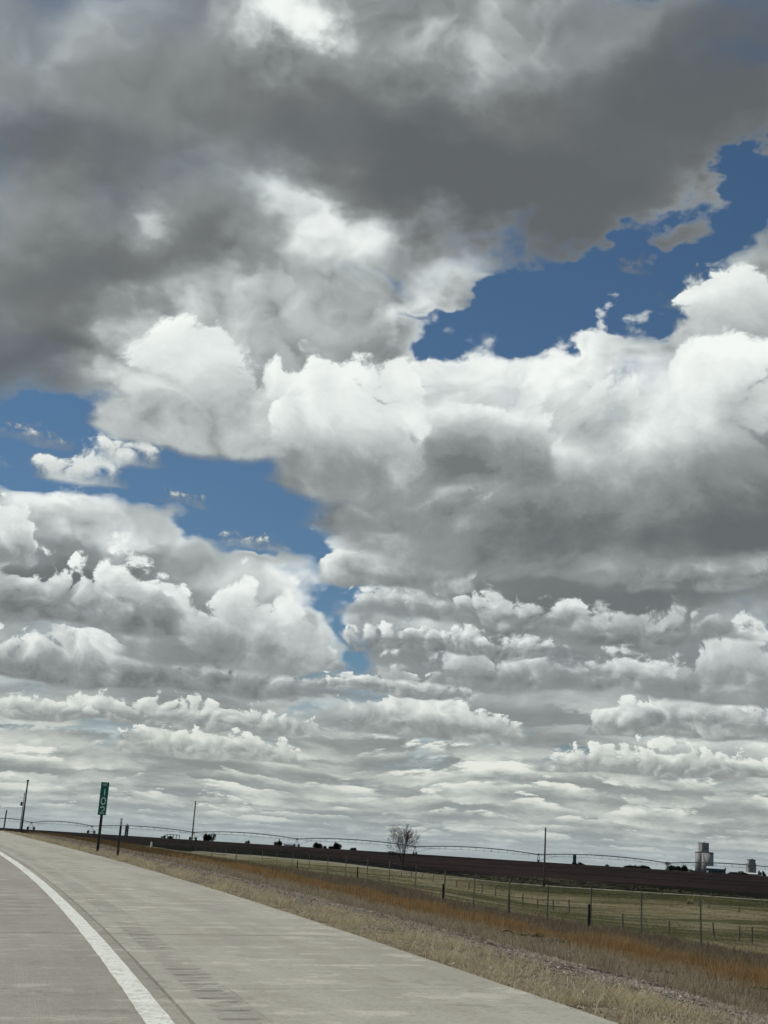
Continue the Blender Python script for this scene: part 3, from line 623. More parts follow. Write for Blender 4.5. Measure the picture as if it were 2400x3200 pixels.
x, y, t = scatter(62000, 3.2, 7.8, 6, 140, 1.35, 30, .12, patchy(1.1, .06, 1, .4, 1.5)); n = len(x)
blades('grey_verge_grass', x, y, NP.uniform(.07, .30, n), wd(x, y, .00038, .005), NP.uniform(.2, .9, n), GREYG, NP.uniform(0, 1, n), label='grey tan dry grass between bare verge and orange grass', cat='grass')
x, y, t = scatter(85000, 7.1, 10.4, 8, 95, 1.2, 22, .17, patchy(1.3, .12, 1, .9, .8)); n = len(x)
k = np.clip((t - 5.8)/1.5, .35, 1)*np.clip((12.4 - t)/1.8, .4, 1)
k *= .75 + .35*np.sin(x*1.1 + np.sin(y*.7)*2)
blades('orange_grass', x, y, NP.uniform(.14, .46, n)*k, wd(x, y, .0003), NP.uniform(.08, .55, n), ORANGE, NP.uniform(0, 1, n), label='band of tall rusty orange bunchgrass along the ditch', cat='grass')
x, y, t = scatter(30000, 6.0, 13.4, 70, 200, 1.1, 6, .2, patchy(1.8, .5, 1, .9, .6)); n = len(x)
blades('ditch_grass', x, y, NP.uniform(.2, .55, n), wd(x, y, .0003), NP.uniform(.08, .5, n), DITCH, NP.uniform(0, 1, n), label='dull rust brown grass strip farther along the ditch behind the mile marker', cat='grass')
x, y, t = scatter(66000, 10.2, 24, 12, 260, 1.1, 6, .16, patchy(1.4, .4, 1, 2.2, .5)); n = len(x)
blades('brown_grass', x, y, NP.uniform(.1, .34, n), wd(x, y, .0004), NP.uniform(.1, .7, n), BROWN, NP.uniform(0, 1, n), label='dull brown grass strip under the tall wire fence', cat='grass')
x, y, t = scatter(30000, 22, 110, 20, 240, 1.0, 5, .3, patchy(1.2, .15, 1, 3.1, .2)); n = len(x)
blades('pasture_grass', x, y, NP.uniform(.06, .22, n), wd(x, y, .0004), NP.uniform(.2, .8, n), PASTG, NP.uniform(0, 1, n), label='short grazed green and beige grass across the pasture', cat='grass')

# pebbles and clods on the bare strip
x, y, t = scatter(14000, .1, 5.0, 6, 60, 1.6, 1, .0, patchy(1.2, .05, 1, 4.4, 1.3)); n = len(x); z = ground_z(x, y)
sz = np.clip(np.maximum(NP.gamma(1.6, .0055, n), np.hypot(x, y)*.00022), 0, .032); octa = np.array([(1, 0, 0), (0, 1, 0), (-1, 0, 0), (0, -1, 0), (0, 0, 1), (0, 0, -.6)])
V = np.stack([x, y, z + sz*.25], 1)[:, None] + octa[None]*NP.uniform(.55, 1.2, (n, 6, 1))*sz[:, None, None]*np.array((1.2, 1.2, .75)); k = np.arange(n)[:, None, None]*6
F = (np.array([(0, 1, 4), (1, 2, 4), (2, 3, 4), (3, 0, 4), (1, 0, 5), (2, 1, 5), (3, 2, 5), (0, 3, 5)])[None] + k).reshape(-1, 3)
PEB = varied('pebble', [(.15, .125, .10), (.30, .26, .215), (.42, .38, .325), (.23, .19, .15), (.48, .44, .38)])
tag(mesh_np('pebbles', V.reshape(-1, 3), F, PEB, attrs={'pick': np.repeat(NP.uniform(0, 1, n), 6)}), 'loose pebbles and dry clods on the bare verge strip', 'pebbles', kind='stuff')

# ------------------------------------------------------------------ materials for things
GALV = weathered('galvanised_steel', (.15, .145, .135), (.27, .26, .24), 9, .7, .1)
DARKST = weathered('dark_steel', (.04, .042, .04), (.10, .098, .09), 9, .6, .3)
SIGNG = weathered('sign_green', (.002, .13, .088), (.006, .165, .115), 3, .45)
SIGNW = weathered('sign_white', (.62, .66, .62), (.74, .77, .73), 5, .5)
WOODG = weathered('grey_pole_wood', (.075, .065, .055), (.17, .15, .13), 3, .95, stretch=(6, 6, .5))
WOODD = weathered('dark_post_wood', (.012, .010, .009), (.04, .034, .028), 4, .95, stretch=(5, 5, .6))
WIRE = weathered('fence_wire', (.06, .055, .05), (.12, .11, .10), 5, .6, .4)
CONC = weathered('elevator_concrete', (.24, .245, .24), (.33, .33, .32), .15, .95, stretch=(1, 1, .25))
CONCD = weathered('elevator_roof', (.07, .072, .07), (.12, .12, .115), .3, .9)
BARK = weathered('bare_bark', (.028, .023, .019), (.07, .058, .047), 2.5, .95, stretch=(3, 3, .6))
BLUE = weathered('blue_sheet_metal', (.042, .062, .078), (.06, .085, .10), .4, .5)
NAVY = weathered('dark_blue_metal', (.012, .02, .035), (.02, .032, .05), .4, .6)
ROOFP = weathered('pale_roof_metal', (.34, .40, .45), (.45, .51, .55), .4, .5)
WHITE = weathered('white_paint', (.60, .61, .60), (.74, .74, .72), .8, .6)
GRNS = weathered('green_bin_steel', (.03, .075, .06), (.05, .10, .08), .5, .6)
GREYB = weathered('grey_metal', (.09, .10, .105), (.15, .16, .165), .5, .7)
RUBBER = weathered('black_rubber', (.012, .012, .012), (.03, .03, .028), 6, .8)
EVERG = varied('evergreen_leaf', [(.006, .009, .006), (.012, .016, .009), (.022, .026, .014)])
TWIG = varied('grey_twig', [(.05, .043, .036), (.09, .078, .065)])
TUMBLE = varied('tumbleweed', [(.24, .18, .10), (.40, .32, .19), (.48, .40, .26)])

# ------------------------------------------------------------------ mile marker
def ribbon(mb, pts, w, y, closed=False, t=.003):
    pts = [Vector((p[0], 0, p[1])) for p in pts]; n = len(pts); L, R = [], []
    for i, p in enumerate(pts):
        a = pts[(i-1) % n] if closed or i else p; b_ = pts[(i+1) % n] if closed or i < n-1 else p
        d = (b_ - a).normalized(); nr = Vector((-d.z, 0, d.x)); L.append(p + nr*w/2); R.append(p - nr*w/2)
    for i in range(n if closed else n-1):
        j = (i+1) % n; q = [L[i], R[i], R[j], L[j]]
        mb.add([(v.x, y, v.z) for v in q] + [(v.x, y + t, v.z) for v in q], [(0, 1, 2, 3), (0, 4, 5, 1), (1, 5, 6, 2), (2, 6, 7, 3), (3, 7, 4, 0)])
def digit(ch, h, w):
    if ch == '1': return [([(-.05*w, .80*h), (.10*w, h*.97), (.10*w, 0)], False)]
    if ch == '0': return [([(math.cos(a)*w*.46, h/2 + math.sin(a)*h*.47) for a in np.linspace(0, 2*math.pi, 25)[:-1]], True)]
    if ch == '2': return [([(math.cos(a)*w*.44, h*.70 + math.sin(a)*h*.26) for a in np.linspace(math.radians(165), math.radians(-35), 12)] + [(-.44*w, .04*h), (.5*w, .04*h)], False)]
    x0, x1 = -w/2, w/2
    return {'M': [([(x0, 0), (x0, h), (0, .35*h), (x1, h), (x1, 0)], False)], 'I': [([(0, 0), (0, h)], False)],
            'L': [([(x0, h), (x0, 0), (x1, 0)], False)], 'E': [([(x1, h), (x0, h), (x0, 0), (x1, 0)], False), ([(x0, h/2), (x1*.8, h/2)], False)]}[ch]
loc = on_ground(305, 2657, 50)
mk = tag(empty('mile_marker', loc, math.radians(12)), 'tall narrow green mile marker sign reading 102 on a steel post', 'road sign')
MB().box((-.028, 0, .66), (.006, .035, 1.72)).box((.028, 0, .66), (.006, .035, 1.72)).box((0, .0145, .66), (.05, .006, 1.72)).box((-.040, -.0205, .66), (.024, .006, 1.72)).box((.040, -.0205, .66), (.024, .006, 1.72)).build('post', DARKST, mk)
pan = MB()
W2, Z0, Z1, rr = .152, 1.36, 2.58, .028
oc = [(sx*(W2-rr) + rr*math.cos(a), zc + rr*math.sin(a)) for sx, zc, a0 in ((1, Z1-rr, 0), (-1, Z1-rr, 90), (-1, Z0+rr, 180), (1, Z0+rr, 270)) for a in [math.radians(a0 + k*22.5) for k in range(5)]]
nn = len(oc); pan.add([(x, -.026, z) for x, z in oc] + [(x, -.023, z) for x, z in oc], [tuple(range(nn)), tuple(range(2*nn-1, nn-1, -1))] + [(i, i+nn, (i+1) % nn+nn, (i+1) % nn) for i in range(nn)])
panel = pan.build('sign_panel', SIGNG, mk)
for i, ch in enumerate('102'):
    mb = MB()
    for pts, cl in digit(ch, .255, .17): ribbon(mb, [(x, z + 2.09 - i*.335) for x, z in pts], .042, -.031, cl)
    mb.build('numeral', SIGNW, panel)
for x0, ch in zip((-.075, -.018, .022, .075), 'MILE'):
    mb = MB()
    for pts, cl in digit(ch, .085, .052 if ch == 'M' else .036): ribbon(mb, [(x + x0, z + 2.445) for x, z in pts], .013, -.031, cl)
    mb.build('letter', SIGNW, panel)
for z in (1.5, 2.45): MB().tube([(0, -.034, z - .0), (0, -.02, z)], .009, 8).build('bolt', GALV, panel)

# delineator
loc = on_ground(368, 2668, 46)
dl = tag(empty('delineator_post', loc, math.radians(10)), 'slim dark roadside delineator post with pale reflector, beside mile marker', 'road post')
MB().box((0, 0, .56), (.012, .05, 1.2)).box((-.022, -.012, .56), (.034, .008, 1.2)).box((.022, -.012, .56), (.034, .008, 1.2)).build('post', DARKST, dl)
MB().box((0, -.021, 1.15), (.075, .006, .24)).box((0, -.021, 1.283), (.05, .006, .02)).build('reflector', SIGNW, dl)

# ------------------------------------------------------------------ fences
def tpost(h):
    mb = MB(); mb.box((0, 0, h/2 - .15), (.060, .010, h + .3)).box((0, -.022, h/2 - .15), (.010, .036, h + .3))
    for k in range(int(h/.2)): mb.box((0, .010, .2 + k*.2), (.018, .012, .03))
    return mb
fe = tag(empty('wire_fence', on_ground(*FENCE[1])), 'tall wire fence of thin steel posts along the orange grass', 'fence')
f0 = np.array(fe.location); proto = None; FP = []
for i, (u, v, d) in enumerate(FENCE):
    p = np.array(on_ground(u, v, d)); FP.append(p)
    if proto is None: proto = tpost(1.6).build('steel_post', GALV, fe); o = proto
    else: o = proto.copy(); link(o, fe)
    o.location = p - f0; o.rotation_euler = (RND.uniform(-.02, .02), RND.uniform(-.02, .02), math.radians(70) + RND.uniform(-.2, .2))
FP = np.array(FP); wp = None
for u, v, d in ((1839, 2905, 52.5), (1383, 2821, 72), (1116, 2760, 100), (928, 2722, 140), (1590, 2858, 61.6), (736, 2690, 209), (661, 2678, 262)):
    p = np.array(on_ground(u, v, d))
    if wp is None:
        wp = MB().tube([(0, 0, -.3), (.005, 0, .5), (-.005, .004, .92), (-.004, .004, .95)], [.055, .05, .048, .03], 8).build('wooden_post', WOODD, fe); o = wp
    else: o = wp.copy(); link(o, fe)
    o.location = p - f0; o.rotation_euler = (RND.uniform(-.03, .03), RND.uniform(-.03, .03), RND.uniform(0, 6))
for hgt in (.25, .55, .85, 1.15, 1.45):
    pts = []
    for a, b_ in zip(FP[:-1], FP[1:]): pts += [a + (0, 0, hgt) - f0, (a + b_)/2 + (0, 0, hgt - .02) - f0]
    MB().tube(pts + [FP[-1] + (0, 0, hgt) - f0], .0045, 3).build('wire', WIRE, fe)
pf = tag(empty('pasture_fence', on_ground(*PFENCE[0])), 'low fence of short wooden posts crossing the pasture', 'fence'); f0 = np.array(pf.location); PP = []
pr = None
for i, (u, v, d) in enumerate(PFENCE):
    p = np.array(on_ground(u, v, d)); PP.append(p)
    if pr is None: pr = MB().tube([(0, 0, -.3), (.01, 0, .5), (-.01, .01, 1.05), (0, .01, 1.08)], [.075, .07, .065, .04], 7).build('wooden_post', WOODG, pf); o = pr
    else: o = pr.copy(); link(o, pf)
    o.location = p - f0; o.rotation_euler = (RND.uniform(-.07, .07), RND.uniform(-.07, .07), RND.uniform(0, 6)); o.scale = (.75, .75, RND.uniform(.6, .95))
for hgt in (.45, .85):
    MB().tube([p + (0, 0, hgt) - f0 for p in PP], .004, 3).build('wire', WIRE, pf)
for u, v, d, h, lean, lab in ((2069, 2808, 160, .8, 0, 'single dark stub post in the olive grass below the gravel track'),
                              (2182, 2838, 140, .95, .18, 'leaning grey post just right of the pale tumbleweed'), (2216, 2845, 136, .85, .22, 'second leaning grey post right of the pale tumbleweed'),
                              (2310, 2862, 130, .6, .05, 'short stub post alone in the green pasture far right')):
    o = MB().tube([(0, 0, -.2), (lean*h*.5, 0, h*.5), (lean*h, 0, h), (lean*h, 0, h + .02)], [.065, .06, .055, .03], 7).build('stub_post', WOODG, None)
    o.location = on_ground(u, v, d); tag(o, lab, 'post', 'stub posts in the pasture')

# ------------------------------------------------------------------ utility poles
def pole(u, v, d, h, r, label, parts=(), lean=0.0, name='utility_pole'):
    loc = on_ground(u, v, d); e = tag(empty(name, loc), label, 'utility pole', 'utility poles')
    MB().tube([(0, 0, -.6), (lean*.5, 0, h*.5), (lean, 0, h*.985), (lean, 0, h)], [r, r*.85, r*.68, r*.5], 10).build('shaft', WOODG, e, True)
    for kind in parts:
        if kind == 'cap': MB().tube([(lean, 0, h - .25), (lean, 0, h + .12)], [r*1.25, r*1.05], 10).build('pole_cap', DARKST, e)
        if kind == 'pin':
            MB().box((lean + .3, 0, h - .75), (.62, .07, .09)).build('bracket', WOODD, e)
            MB().lathe([(.03, 0), (.07, .05), (.05, .12), (.07, .17), (.02, .22)], 8, (lean + .58, 0, h - .7)).build('insulator', GREYB, e)
        if kind == 'guy':
            g = e.location; x2 = 6.0; z2 = gz(g[0] + x2, g[1]) - g[2]
            MB().tube([(lean, 0, h - .8), (x2*.25, 0, (h-.8)*.68 + z2*.3), (x2, 0, z2)], .012, 4).build('guy_wire', DARKST, e)
        if kind == 'transformer':
            MB().lathe([(.20, 0), (.24, .05), (.24, .75), (.18, .85), (.05, .9)], 12, (-.38, 0, h - 2.9)).build('transformer', GREYB, e)
            MB().box((-.22, 0, h - 2.3), (.4, .08, .08)).build('bracket', DARKST, e)
            MB().tube([(-.3, 0, h - .5), (.05, 0, h - .4), (.35, 0, h - .9)], .035, 5).build('arm', DARKST, e)
    return e
pole(67, 2594, 262, 10.2, .20, 'tall dark utility pole nearest the road on the far left', ('cap',))
pole(62, 2594, 285, 8.6, .10, 'thin service pole with transformer just left of tall dark pole', ('transformer',), name='service_pole')
pole(599, 2630, 318, 11.9, .19, 'utility pole with small top bracket and guy wire right of mile marker', ('pin', 'guy'))
pole(1700, 2760, 190, 8.15, .15, 'plain pale utility pole standing in the pasture before the field')
loc = on_ground(11, 2594, 150)
o = MB().tube([(0, 0, -.4), (.03, 0, 1.2), (.05, 0, 2.3), (.05, 0, 2.35)], [.09, .085, .075, .05], 8).build('gate_post', WOODG, None); o.location = loc
tag(o, 'short grey wooden post at the far left edge beside the road', 'post')
loc = on_ground(472, 2650, 118)
e = tag(empty('marker_post', loc), 'white cone-based marker post in front of the black field', 'marker post')
MB().lathe([(.17, -.1), (.15, .05), (.10, .45), (.055, .78), (.03, .80)], 10).build('cone', WHITE, e, True)
MB().tube([(0, 0, .78), (0, 0, 1.22)], .03, 6).build('rod', DARKST, e)

# ------------------------------------------------------------------ centre pivot irrigation
TW = [(-330, 690), (-40, 672), (95, 655), (285, 636), (605, 598), (930, 572), (1300, 552), (1685, 540), (2085, 533), (2490, 530)]
def pz(u, d): q = at(u, 2600, d); return np.array((q[0], q[1], gz(q[0], q[1])))
tws = [pz(u, d) for u, d in TW]
# even out the row: towers every span along a smooth line
pv = tag(empty('center_pivot', tws[4]), 'long center pivot irrigation machine spanning the dark field', 'irrigation machine'); o0 = np.array(pv.location)
PH = 3.45
def arch(a, b_, t, sag): return a + (b_ - a)*t + np.array((0, 0, PH + sag*4*t*(1 - t)))
for i, p in enumerate(tws):
    q = p - o0; nb = tws[min(i+1, len(tws)-1)] - tws[max(i-1, 0)]; ax = nb/np.linalg.norm(nb); ax[2] = 0; pr_ = np.array((-ax[1], ax[0], 0))
    mb = MB()
    for sgn in (-1, 1):
        for k in (-.45, .45): mb.tube([q + (0, 0, PH) + ax*k*.3, q + pr_*sgn*1.9 + ax*k + (0, 0, .75)], .07, 5)
    mb.tube([q - pr_*2.3 + (0, 0, .72), q + pr_*2.3 + (0, 0, .72)], .10, 6)
    tw = mb.build('tower', GREYB, pv)
    MB().tube([q + (0, 0, .9), q + ax*7.5 + (0, 0, PH - .15)], .055, 5).build('brace', GREYB, tw)
    MB().box(q + (0, 0, PH + .05), (.5, .5, .7)).build('control_box', DARKST, tw)
    for sgn in (-1, 1):
        c = q + pr_*sgn*2.1; w = MB(); n = 14; ang = math.atan2(pr_[1], pr_[0])
        vs = []; prof = [(.34, -.14), (.62, -.17), (.72, -.12), (.72, .12), (.62, .17), (.34, .14)]
        for r, k in prof:
            for j in range(n):
                a = 2*math.pi*j/n; vs.append(c + pr_*math.cos(a)*r + ax*k + np.array((0, 0, .68 + math.sin(a)*r)))
        w.add(vs, [(a*n+j, a*n+(j+1) % n, ((a+1) % 6)*n+(j+1) % n, ((a+1) % 6)*n+j) for a in range(6) for j in range(n)])
        wh = w.build('wheel', RUBBER, tw)
        MB().tube([c + ax*-.1 + (0, 0, .68), c + ax*.1 + (0, 0, .68)], .33, 10).build('rim', GREYB, wh)
for a, b_ in zip(tws[:-1], tws[1:]):
    a, b_ = a - o0, b_ - o0; L = np.linalg.norm(b_ - a); n = 14; ax = (b_ - a)/L; pr_ = np.array((-ax[1], ax[0], 0)); SAG = 1.25
    top = [arch(a, b_, t, SAG) for t in np.linspace(0, 1, n*2+1)]
    sp = MB().tube(top, .19, 6).build('span_pipe', GREYB, pv)
    ms = np.linspace(0, 1, 9)[1:-1]; mb = MB()
    lows = [[arch(a, b_, t, SAG) + pr_*sg*.55 - np.array((0, 0, .75 + .45*math.sin(math.pi*t))) for t in ms] for sg in (-1, 1)]
    for lw in lows: mb.tube([arch(a, b_, 0, 0) - (0, 0, .2)] + lw + [arch(a, b_, 1, 0) - (0, 0, .2)], .05, 4)
    for i, t in enumerate(ms):
        for lw in lows: mb.tube([arch(a, b_, t, SAG), lw[i]], .05, 4)
        mb.tube([lows[0][i], lows[1][i]], .02, 4)
    mb.build('truss', GREYB, sp)
    for t in np.linspace(.08, .92, 8):
        p = arch(a, b_, t, SAG); g = MB().tube([p, p + pr_*.18 + (0, 0, .15), p + pr_*.34 - (0, 0, .1), p + pr_*.34 - (0, 0, 1.35)], .035, 4)
        g.lathe([(.02, 0), (.09, -.06), (.09, -.12), (.02, -.16)], 6, p + pr_*.34 - (0, 0, 1.35)); g.build('sprinkler_drop', DARKST, sp)

# ------------------------------------------------------------------ bare tree
def grow(mb, tw, p, d, L, r, lev, rnd):
    n = 4; pts = [p]; rad = [r]; q = Vector(p); dd = Vector(d); dirs = [dd]
    for i in range(n):
        dd = (dd + Vector((rnd.gauss(0, .11)*(lev > 0), rnd.gauss(0, .11)*(lev > 0), rnd.gauss(0, .05) + .03))).normalized(); q = q + dd*L/n
        pts.append(tuple(q)); rad.append(max(.015, r*(1 - .5*(i+1)/n))); dirs.append(dd)
    (mb if lev < 3 else tw).tube(pts, rad, (8, 7, 6, 4, 3, 3, 3)[lev], cap=False)
    if lev >= 5: return
    k = (8, 5, 4, 3, 3)[lev]
    for j in range(k):
        i = n if j < 2 else rnd.choice((1, 2, 2, 3, 3, 4)) if lev else rnd.choice((2, 3, 3, 4, 4)); s = Vector(pts[i]); az = 6.283*j/k + rnd.uniform(-.6, .6); sp = rnd.uniform(.3, .75) if lev else rnd.uniform(.35, .85)
        dd = dirs[i]; o = dd.orthogonal().normalized(); o = o*math.cos(az) + dd.cross(o)*math.sin(az)
        nd = (dd*math.cos(sp) + o*math.sin(sp)).normalized()
        grow(mb, tw, tuple(s), nd, L*rnd.uniform(.60, .80)*(1.3 if lev == 0 else 1), rad[i]*rnd.uniform(.5, .7), lev+1, rnd)
def bare_tree(u, v, d, h, label, seed):
    rnd = random.Random(seed); e = tag(empty('bare_tree', on_ground(u, v, d)), label, 'tree')
    mb, tw = MB(), MB(); grow(mb, tw, (0, 0, -.3), (0, 0, 1), 2.6, .26, 0, rnd)
    k = h/max(q[2] for q in tw.v)
    for m_, nme in ((mb, 'trunk'), (tw, 'crown')):
        o = m_.build(nme, BARK, e); o.scale = (k*.82, k*.82, k)
    return e
bare_tree(1258, 2706, 300, 10.5, 'large leafless tree with rounded crown at the field edge', 5)
bare_tree(2086, 2728, 700, 4.6, 'small leafless tree on the horizon over the dark hedge', 9)

# ------------------------------------------------------------------ dark trees and hedges on the skyline
def leafy(name, u, v, d, w, h, label, seed, lobes=5, n=900, mat=None, cat='tree', group='trees on the skyline', trunk=True, depth=.7):
    rng = np.random.default_rng(seed); loc = on_ground(u, v, d); lobes = max(6, lobes + 2)
    e = tag(empty(name, loc), label, cat, group); C = []
    for i in range(lobes):
        cx = rng.uniform(-.36, .36)*w if lobes > 1 else 0; hh = h*(1.0 if i == 0 else rng.uniform(.35, .95)); C.append((cx, rng.uniform(-.3, .3)*w*depth*.6, hh*.52, w*rng.uniform(.08, .24), hh*.5))
    C = np.array(C); i = rng.integers(0, lobes, n); dv = rng.normal(size=(n, 3)); dv /= np.linalg.norm(dv, axis=1)[:, None]; dv *= (rng.uniform(.25, 1, n)**.45)[:, None]*rng.uniform(.8, 1.25, n)[:, None]
    c = C[i, :3] + dv*C[i][:, [3, 3, 4]]; c[:, 2] = np.maximum(c[:, 2], .1)
    s = (w*h)**.5*rng.uniform(.02, .075, n); a = rng.normal(size=(n, 3)); b_ = rng.normal(size=(n, 3)); a /= np.linalg.norm(a, axis=1)[:, None]; b_ /= np.linalg.norm(b_, axis=1)[:, None]
    a[:, 2] = np.abs(a[:, 2])*1.6; V = np.stack([c - a*s[:, None], c + b_*s[:, None]*.8, c + a*s[:, None], c - b_*s[:, None]*.8], 1).reshape(-1, 3); k = np.arange(n)*4
    mesh_np('crown', V, np.stack([k, k+1, k+2, k+3], 1), mat or EVERG, e, attrs={'pick': np.repeat(rng.uniform(0, 1, n), 4)})
    if trunk:
        mb = MB()
        for cx, cy, cz, cr, ch in C[:max(1, lobes)]: mb.tube([(cx*.9, cy, -.3), (cx, cy, cz*.6), (cx, cy, cz)], [w*.02+.05, w*.014+.03, .03], 6)
        mb.build('trunk', BARK, e)
    return e
def lpx(d): return d/FPX
for k, (u, v, d, wpx, hpx, lab, lobes) in enumerate([
    (655, 2634, 640, 46, 24, 'squat black tree clump right of the bracketed utility pole', 4), (509, 2626, 660, 16, 10, 'small dark bush at the left end of the low open shed', 2),
    (772, 2642, 760, 18, 10, 'small round dark tree on the skyline, left of the pointed one', 2), (869, 2648, 800, 26, 20, 'dark tree with a pointed top beside the small white house', 2),
    (1000, 2652, 820, 44, 17, 'wide dusky tree group left of the bare tree, the left of two', 5), (1048, 2656, 800, 40, 20, 'round dark tree group nearest the bare tree on its left', 3),
    (1100, 2660, 780, 32, 8, 'low dark bushes between round tree group and bare tree', 4), (1805, 2709, 900, 44, 9, 'low dark bushes around the foot of the green bin', 4),
    (1898, 2714, 900, 18, 9, 'lone small dark bush between green bin and hedge', 2), (1956, 2718, 900, 16, 7, 'tiny dark bush at the left end of the far shelter belt', 2),
    (1995, 2722, 880, 84, 12, 'long low shelter belt of dark trees left of the hedge', 8), (2115, 2732, 720, 70, 16, 'dense black hedge below the small leafless tree', 7),
    (2312, 2742, 900, 60, 13, 'dark trees between the blue shed and the far elevator', 6), (2382, 2755, 760, 26, 16, 'dark rounded bush at the right edge of the photo', 2), (2168, 2734, 1000, 30, 9, 'dark low trees between hedge and blue shed', 4)]):
    leafy('skyline_tree', u, v, d, wpx*lpx(d), hpx*lpx(d), lab, 40 + k, lobes, 420 + 30*int(wpx))
leafy('brush', 1232, 2668, 520, 60*lpx(520), 12*lpx(520), 'faint grey leafless brush just left of the bare tree', 71, 6, 500, TWIG, 'bush')
leafy('tumbleweed', 2158, 2822, 146, 1.0, .75, 'pale golden tumbleweed caught on a stick in the pasture', 72, 3, 260, TUMBLE, 'bush', None)
for k, (u, v, d, w, h, lab) in enumerate([(1660, 2948, 28.4, .9, .30, 'dark green weed patch at the front of the orange grass, the left one'), (1735, 2968, 27.2, .8, .28, 'dark green weed patch at the front of the orange grass, the right one'),
                                          (1290, 2858, 37, .55, .28, 'smaller dark green weed clump farther along the orange grass'), (2385, 3120, 19.6, .5, .22, 'dark green weed clump in the bottom right corner')]):
    leafy('weed_clump', u, v, d, w*.8, h*.6, lab, 80 + k, 5, 300, GREEN, 'weed', 'green weeds in the verge', trunk=False, depth=1)

# ------------------------------------------------------------------ buildings
def thing(name, u, v, d, label, cat, rz=0): return tag(empty(name, on_ground(u, v, d), rz), label, cat)
# main grain elevator
D1 = 2400; k = lpx(D1); e = thing('grain_elevator', 2200, 2728, D1, 'tall concrete grain elevator with square headhouse and round emblem', 'grain elevator')
z1 = (2728 - 2666)*k
def tank(cx, cy, r, h, nme='silo_tank', par=e, cap=CONCD):
    o = MB().lathe([(r, -3), (r, h)], 28, (cx, cy, 0)).build(nme, CONC, par, True)
    MB().lathe([(r*1.02, h), (r*1.02, h + 1.1), (r*.9, h + 1.5)], 28, (cx, cy, 0)).build('roof_slab', cap, o); return o
for cx, cy, r in ((8*k, -6, 18*k), (-14*k, 2, 12*k), (-4*k, 20, 15*k), (12*k, 26, 14*k)): tank(cx, cy, r, z1)
hh = MB().box((1*k, 4, z1 + 14*k), (25*k, 11, 29*k), .35).build('headhouse', CONC, e)
MB().box((1*k, 4, z1 + 29*k), (26*k, 12, .8), .35).build('roof_slab', CONCD, hh)
ca, sa = math.cos(.35), math.sin(.35); nx, ny = sa, -ca
mb = MB(); c0 = Vector((1*k + nx*5.6 + ca*1.2, 4 + ny*5.6 + sa*1.2, z1 + 15*k)); axx = Vector((ca, sa, 0))
ring = [(c0 + axx*math.cos(a)*r_ + Vector((0, 0, 1))*math.sin(a)*r_) for r_ in (4.1, 3.3) for a in np.linspace(0, 2*math.pi, 25)[:-1]]
mb.add([tuple(p) for p in ring], [(i, (i+1) % 24, 24 + (i+1) % 24, 24 + i) for i in range(24)])
cr = [(-2.2, -1.8), (-.4, 1.5), (.7, 1.1), (-1.1, -2.2)]; mb.add([tuple(c0 + axx*x + Vector((0, 0, z))) for x, z in cr], [(0, 1, 2, 3)])
cr = [(.2, -2.4), (1.6, .8), (2.3, .2), (1.1, -2.6)]; mb.add([tuple(c0 + axx*x + Vector((0, 0, z))) for x, z in cr], [(0, 1, 2, 3)])
mb.build('emblem', GREYB, hh)
for dx in (-4, 1, 3): MB().tube([(dx, 4, z1 + 29*k), (dx, 4, z1 + 29*k + RND.uniform(2, 4))], .35, 6).build('antenna', DARKST, hh)
MB().tube([(-16*k, -12, 0), (-16*k, -12, z1 - 6), (-8*k, -8, z1 + 8)], .7, 6).build('leg_spout', GREYB, e)
# second elevator
D2 = 3000; k = lpx(D2); e = thing('grain_elevator', 2350, 2745, D2, 'smaller tapered concrete grain elevator at the right edge', 'grain elevator')
bw = 25*k
for i in range(4): MB().lathe([(bw*.17, -4), (bw*.165, 41*k)], 14, (-bw*.33 + i*bw*.22, -2, 0)).build('silo_tank', CONC, e)
MB().box((0, 8, 20*k), (bw*.95, 16, 42*k)).build('wall', CONC, e)
hd_ = MB().box((0, 3, 41*k + 5*k), (bw*.80, 13, 10*k)).build('headhouse', CONC, e); MB().box((0, 3, 51*k + .4), (bw*.84, 14, 1.0)).build('roof_slab', CONCD, hd_)
MB().box((bw*.1, 3, 53*k), (bw*.2, 5, 2*k)).build('vent', CONCD, hd_)
# blue shed
def gable(mb, L, W, H, R):   # ridge along x
    return mb
def shed(e, L, W, H, R, wall, roof, endm=None):
    x, y = L/2, W/2
    w = MB().add([(-x, -y, -1), (x, -y, -1), (x, y, -1), (-x, y, -1), (-x, -y, H), (x, -y, H), (x, y, H), (-x, y, H)], [(0, 1, 5, 4), (2, 3, 7, 6)]).build('wall', wall, e)
    MB().add([(x, -y, -1), (x, y, -1), (x, y, H), (x, 0, H + R), (x, -y, H)], [(0, 1, 2, 3, 4)]).add([(-x, -y, -1), (-x, y, -1), (-x, y, H), (-x, 0, H + R), (-x, -y, H)], [(4, 3, 2, 1, 0)]).build('gable_end', endm or wall, e)
    o = .35
    for sg in (-1, 1):
        MB().add([(-x-o, sg*(y+o), H - R*o/y), (x+o, sg*(y+o), H - R*o/y), (x+o, 0, H+R+.02), (-x-o, 0, H+R+.02), (-x-o, sg*(y+o), H - R*o/y + .18), (x+o, sg*(y+o), H - R*o/y + .18), (x+o, 0, H+R+.2), (-x-o, 0, H+R+.2)],
                 [(0, 1, 2, 3), (7, 6, 5, 4), (0, 4, 5, 1), (1, 5, 6, 2), (2, 6, 7, 3), (3, 7, 4, 0)]).build('roof_panel', roof, e)
    return w
D3 = 1150; k = lpx(D3)
e = thing('metal_shed', 2238, 2743, D3, 'blue metal shed with pale roof in front of the grain elevator', 'shed', math.radians(-24))
shed(e, 52*k, 34*k, 16*k, 6*k, BLUE, ROOFP, NAVY)
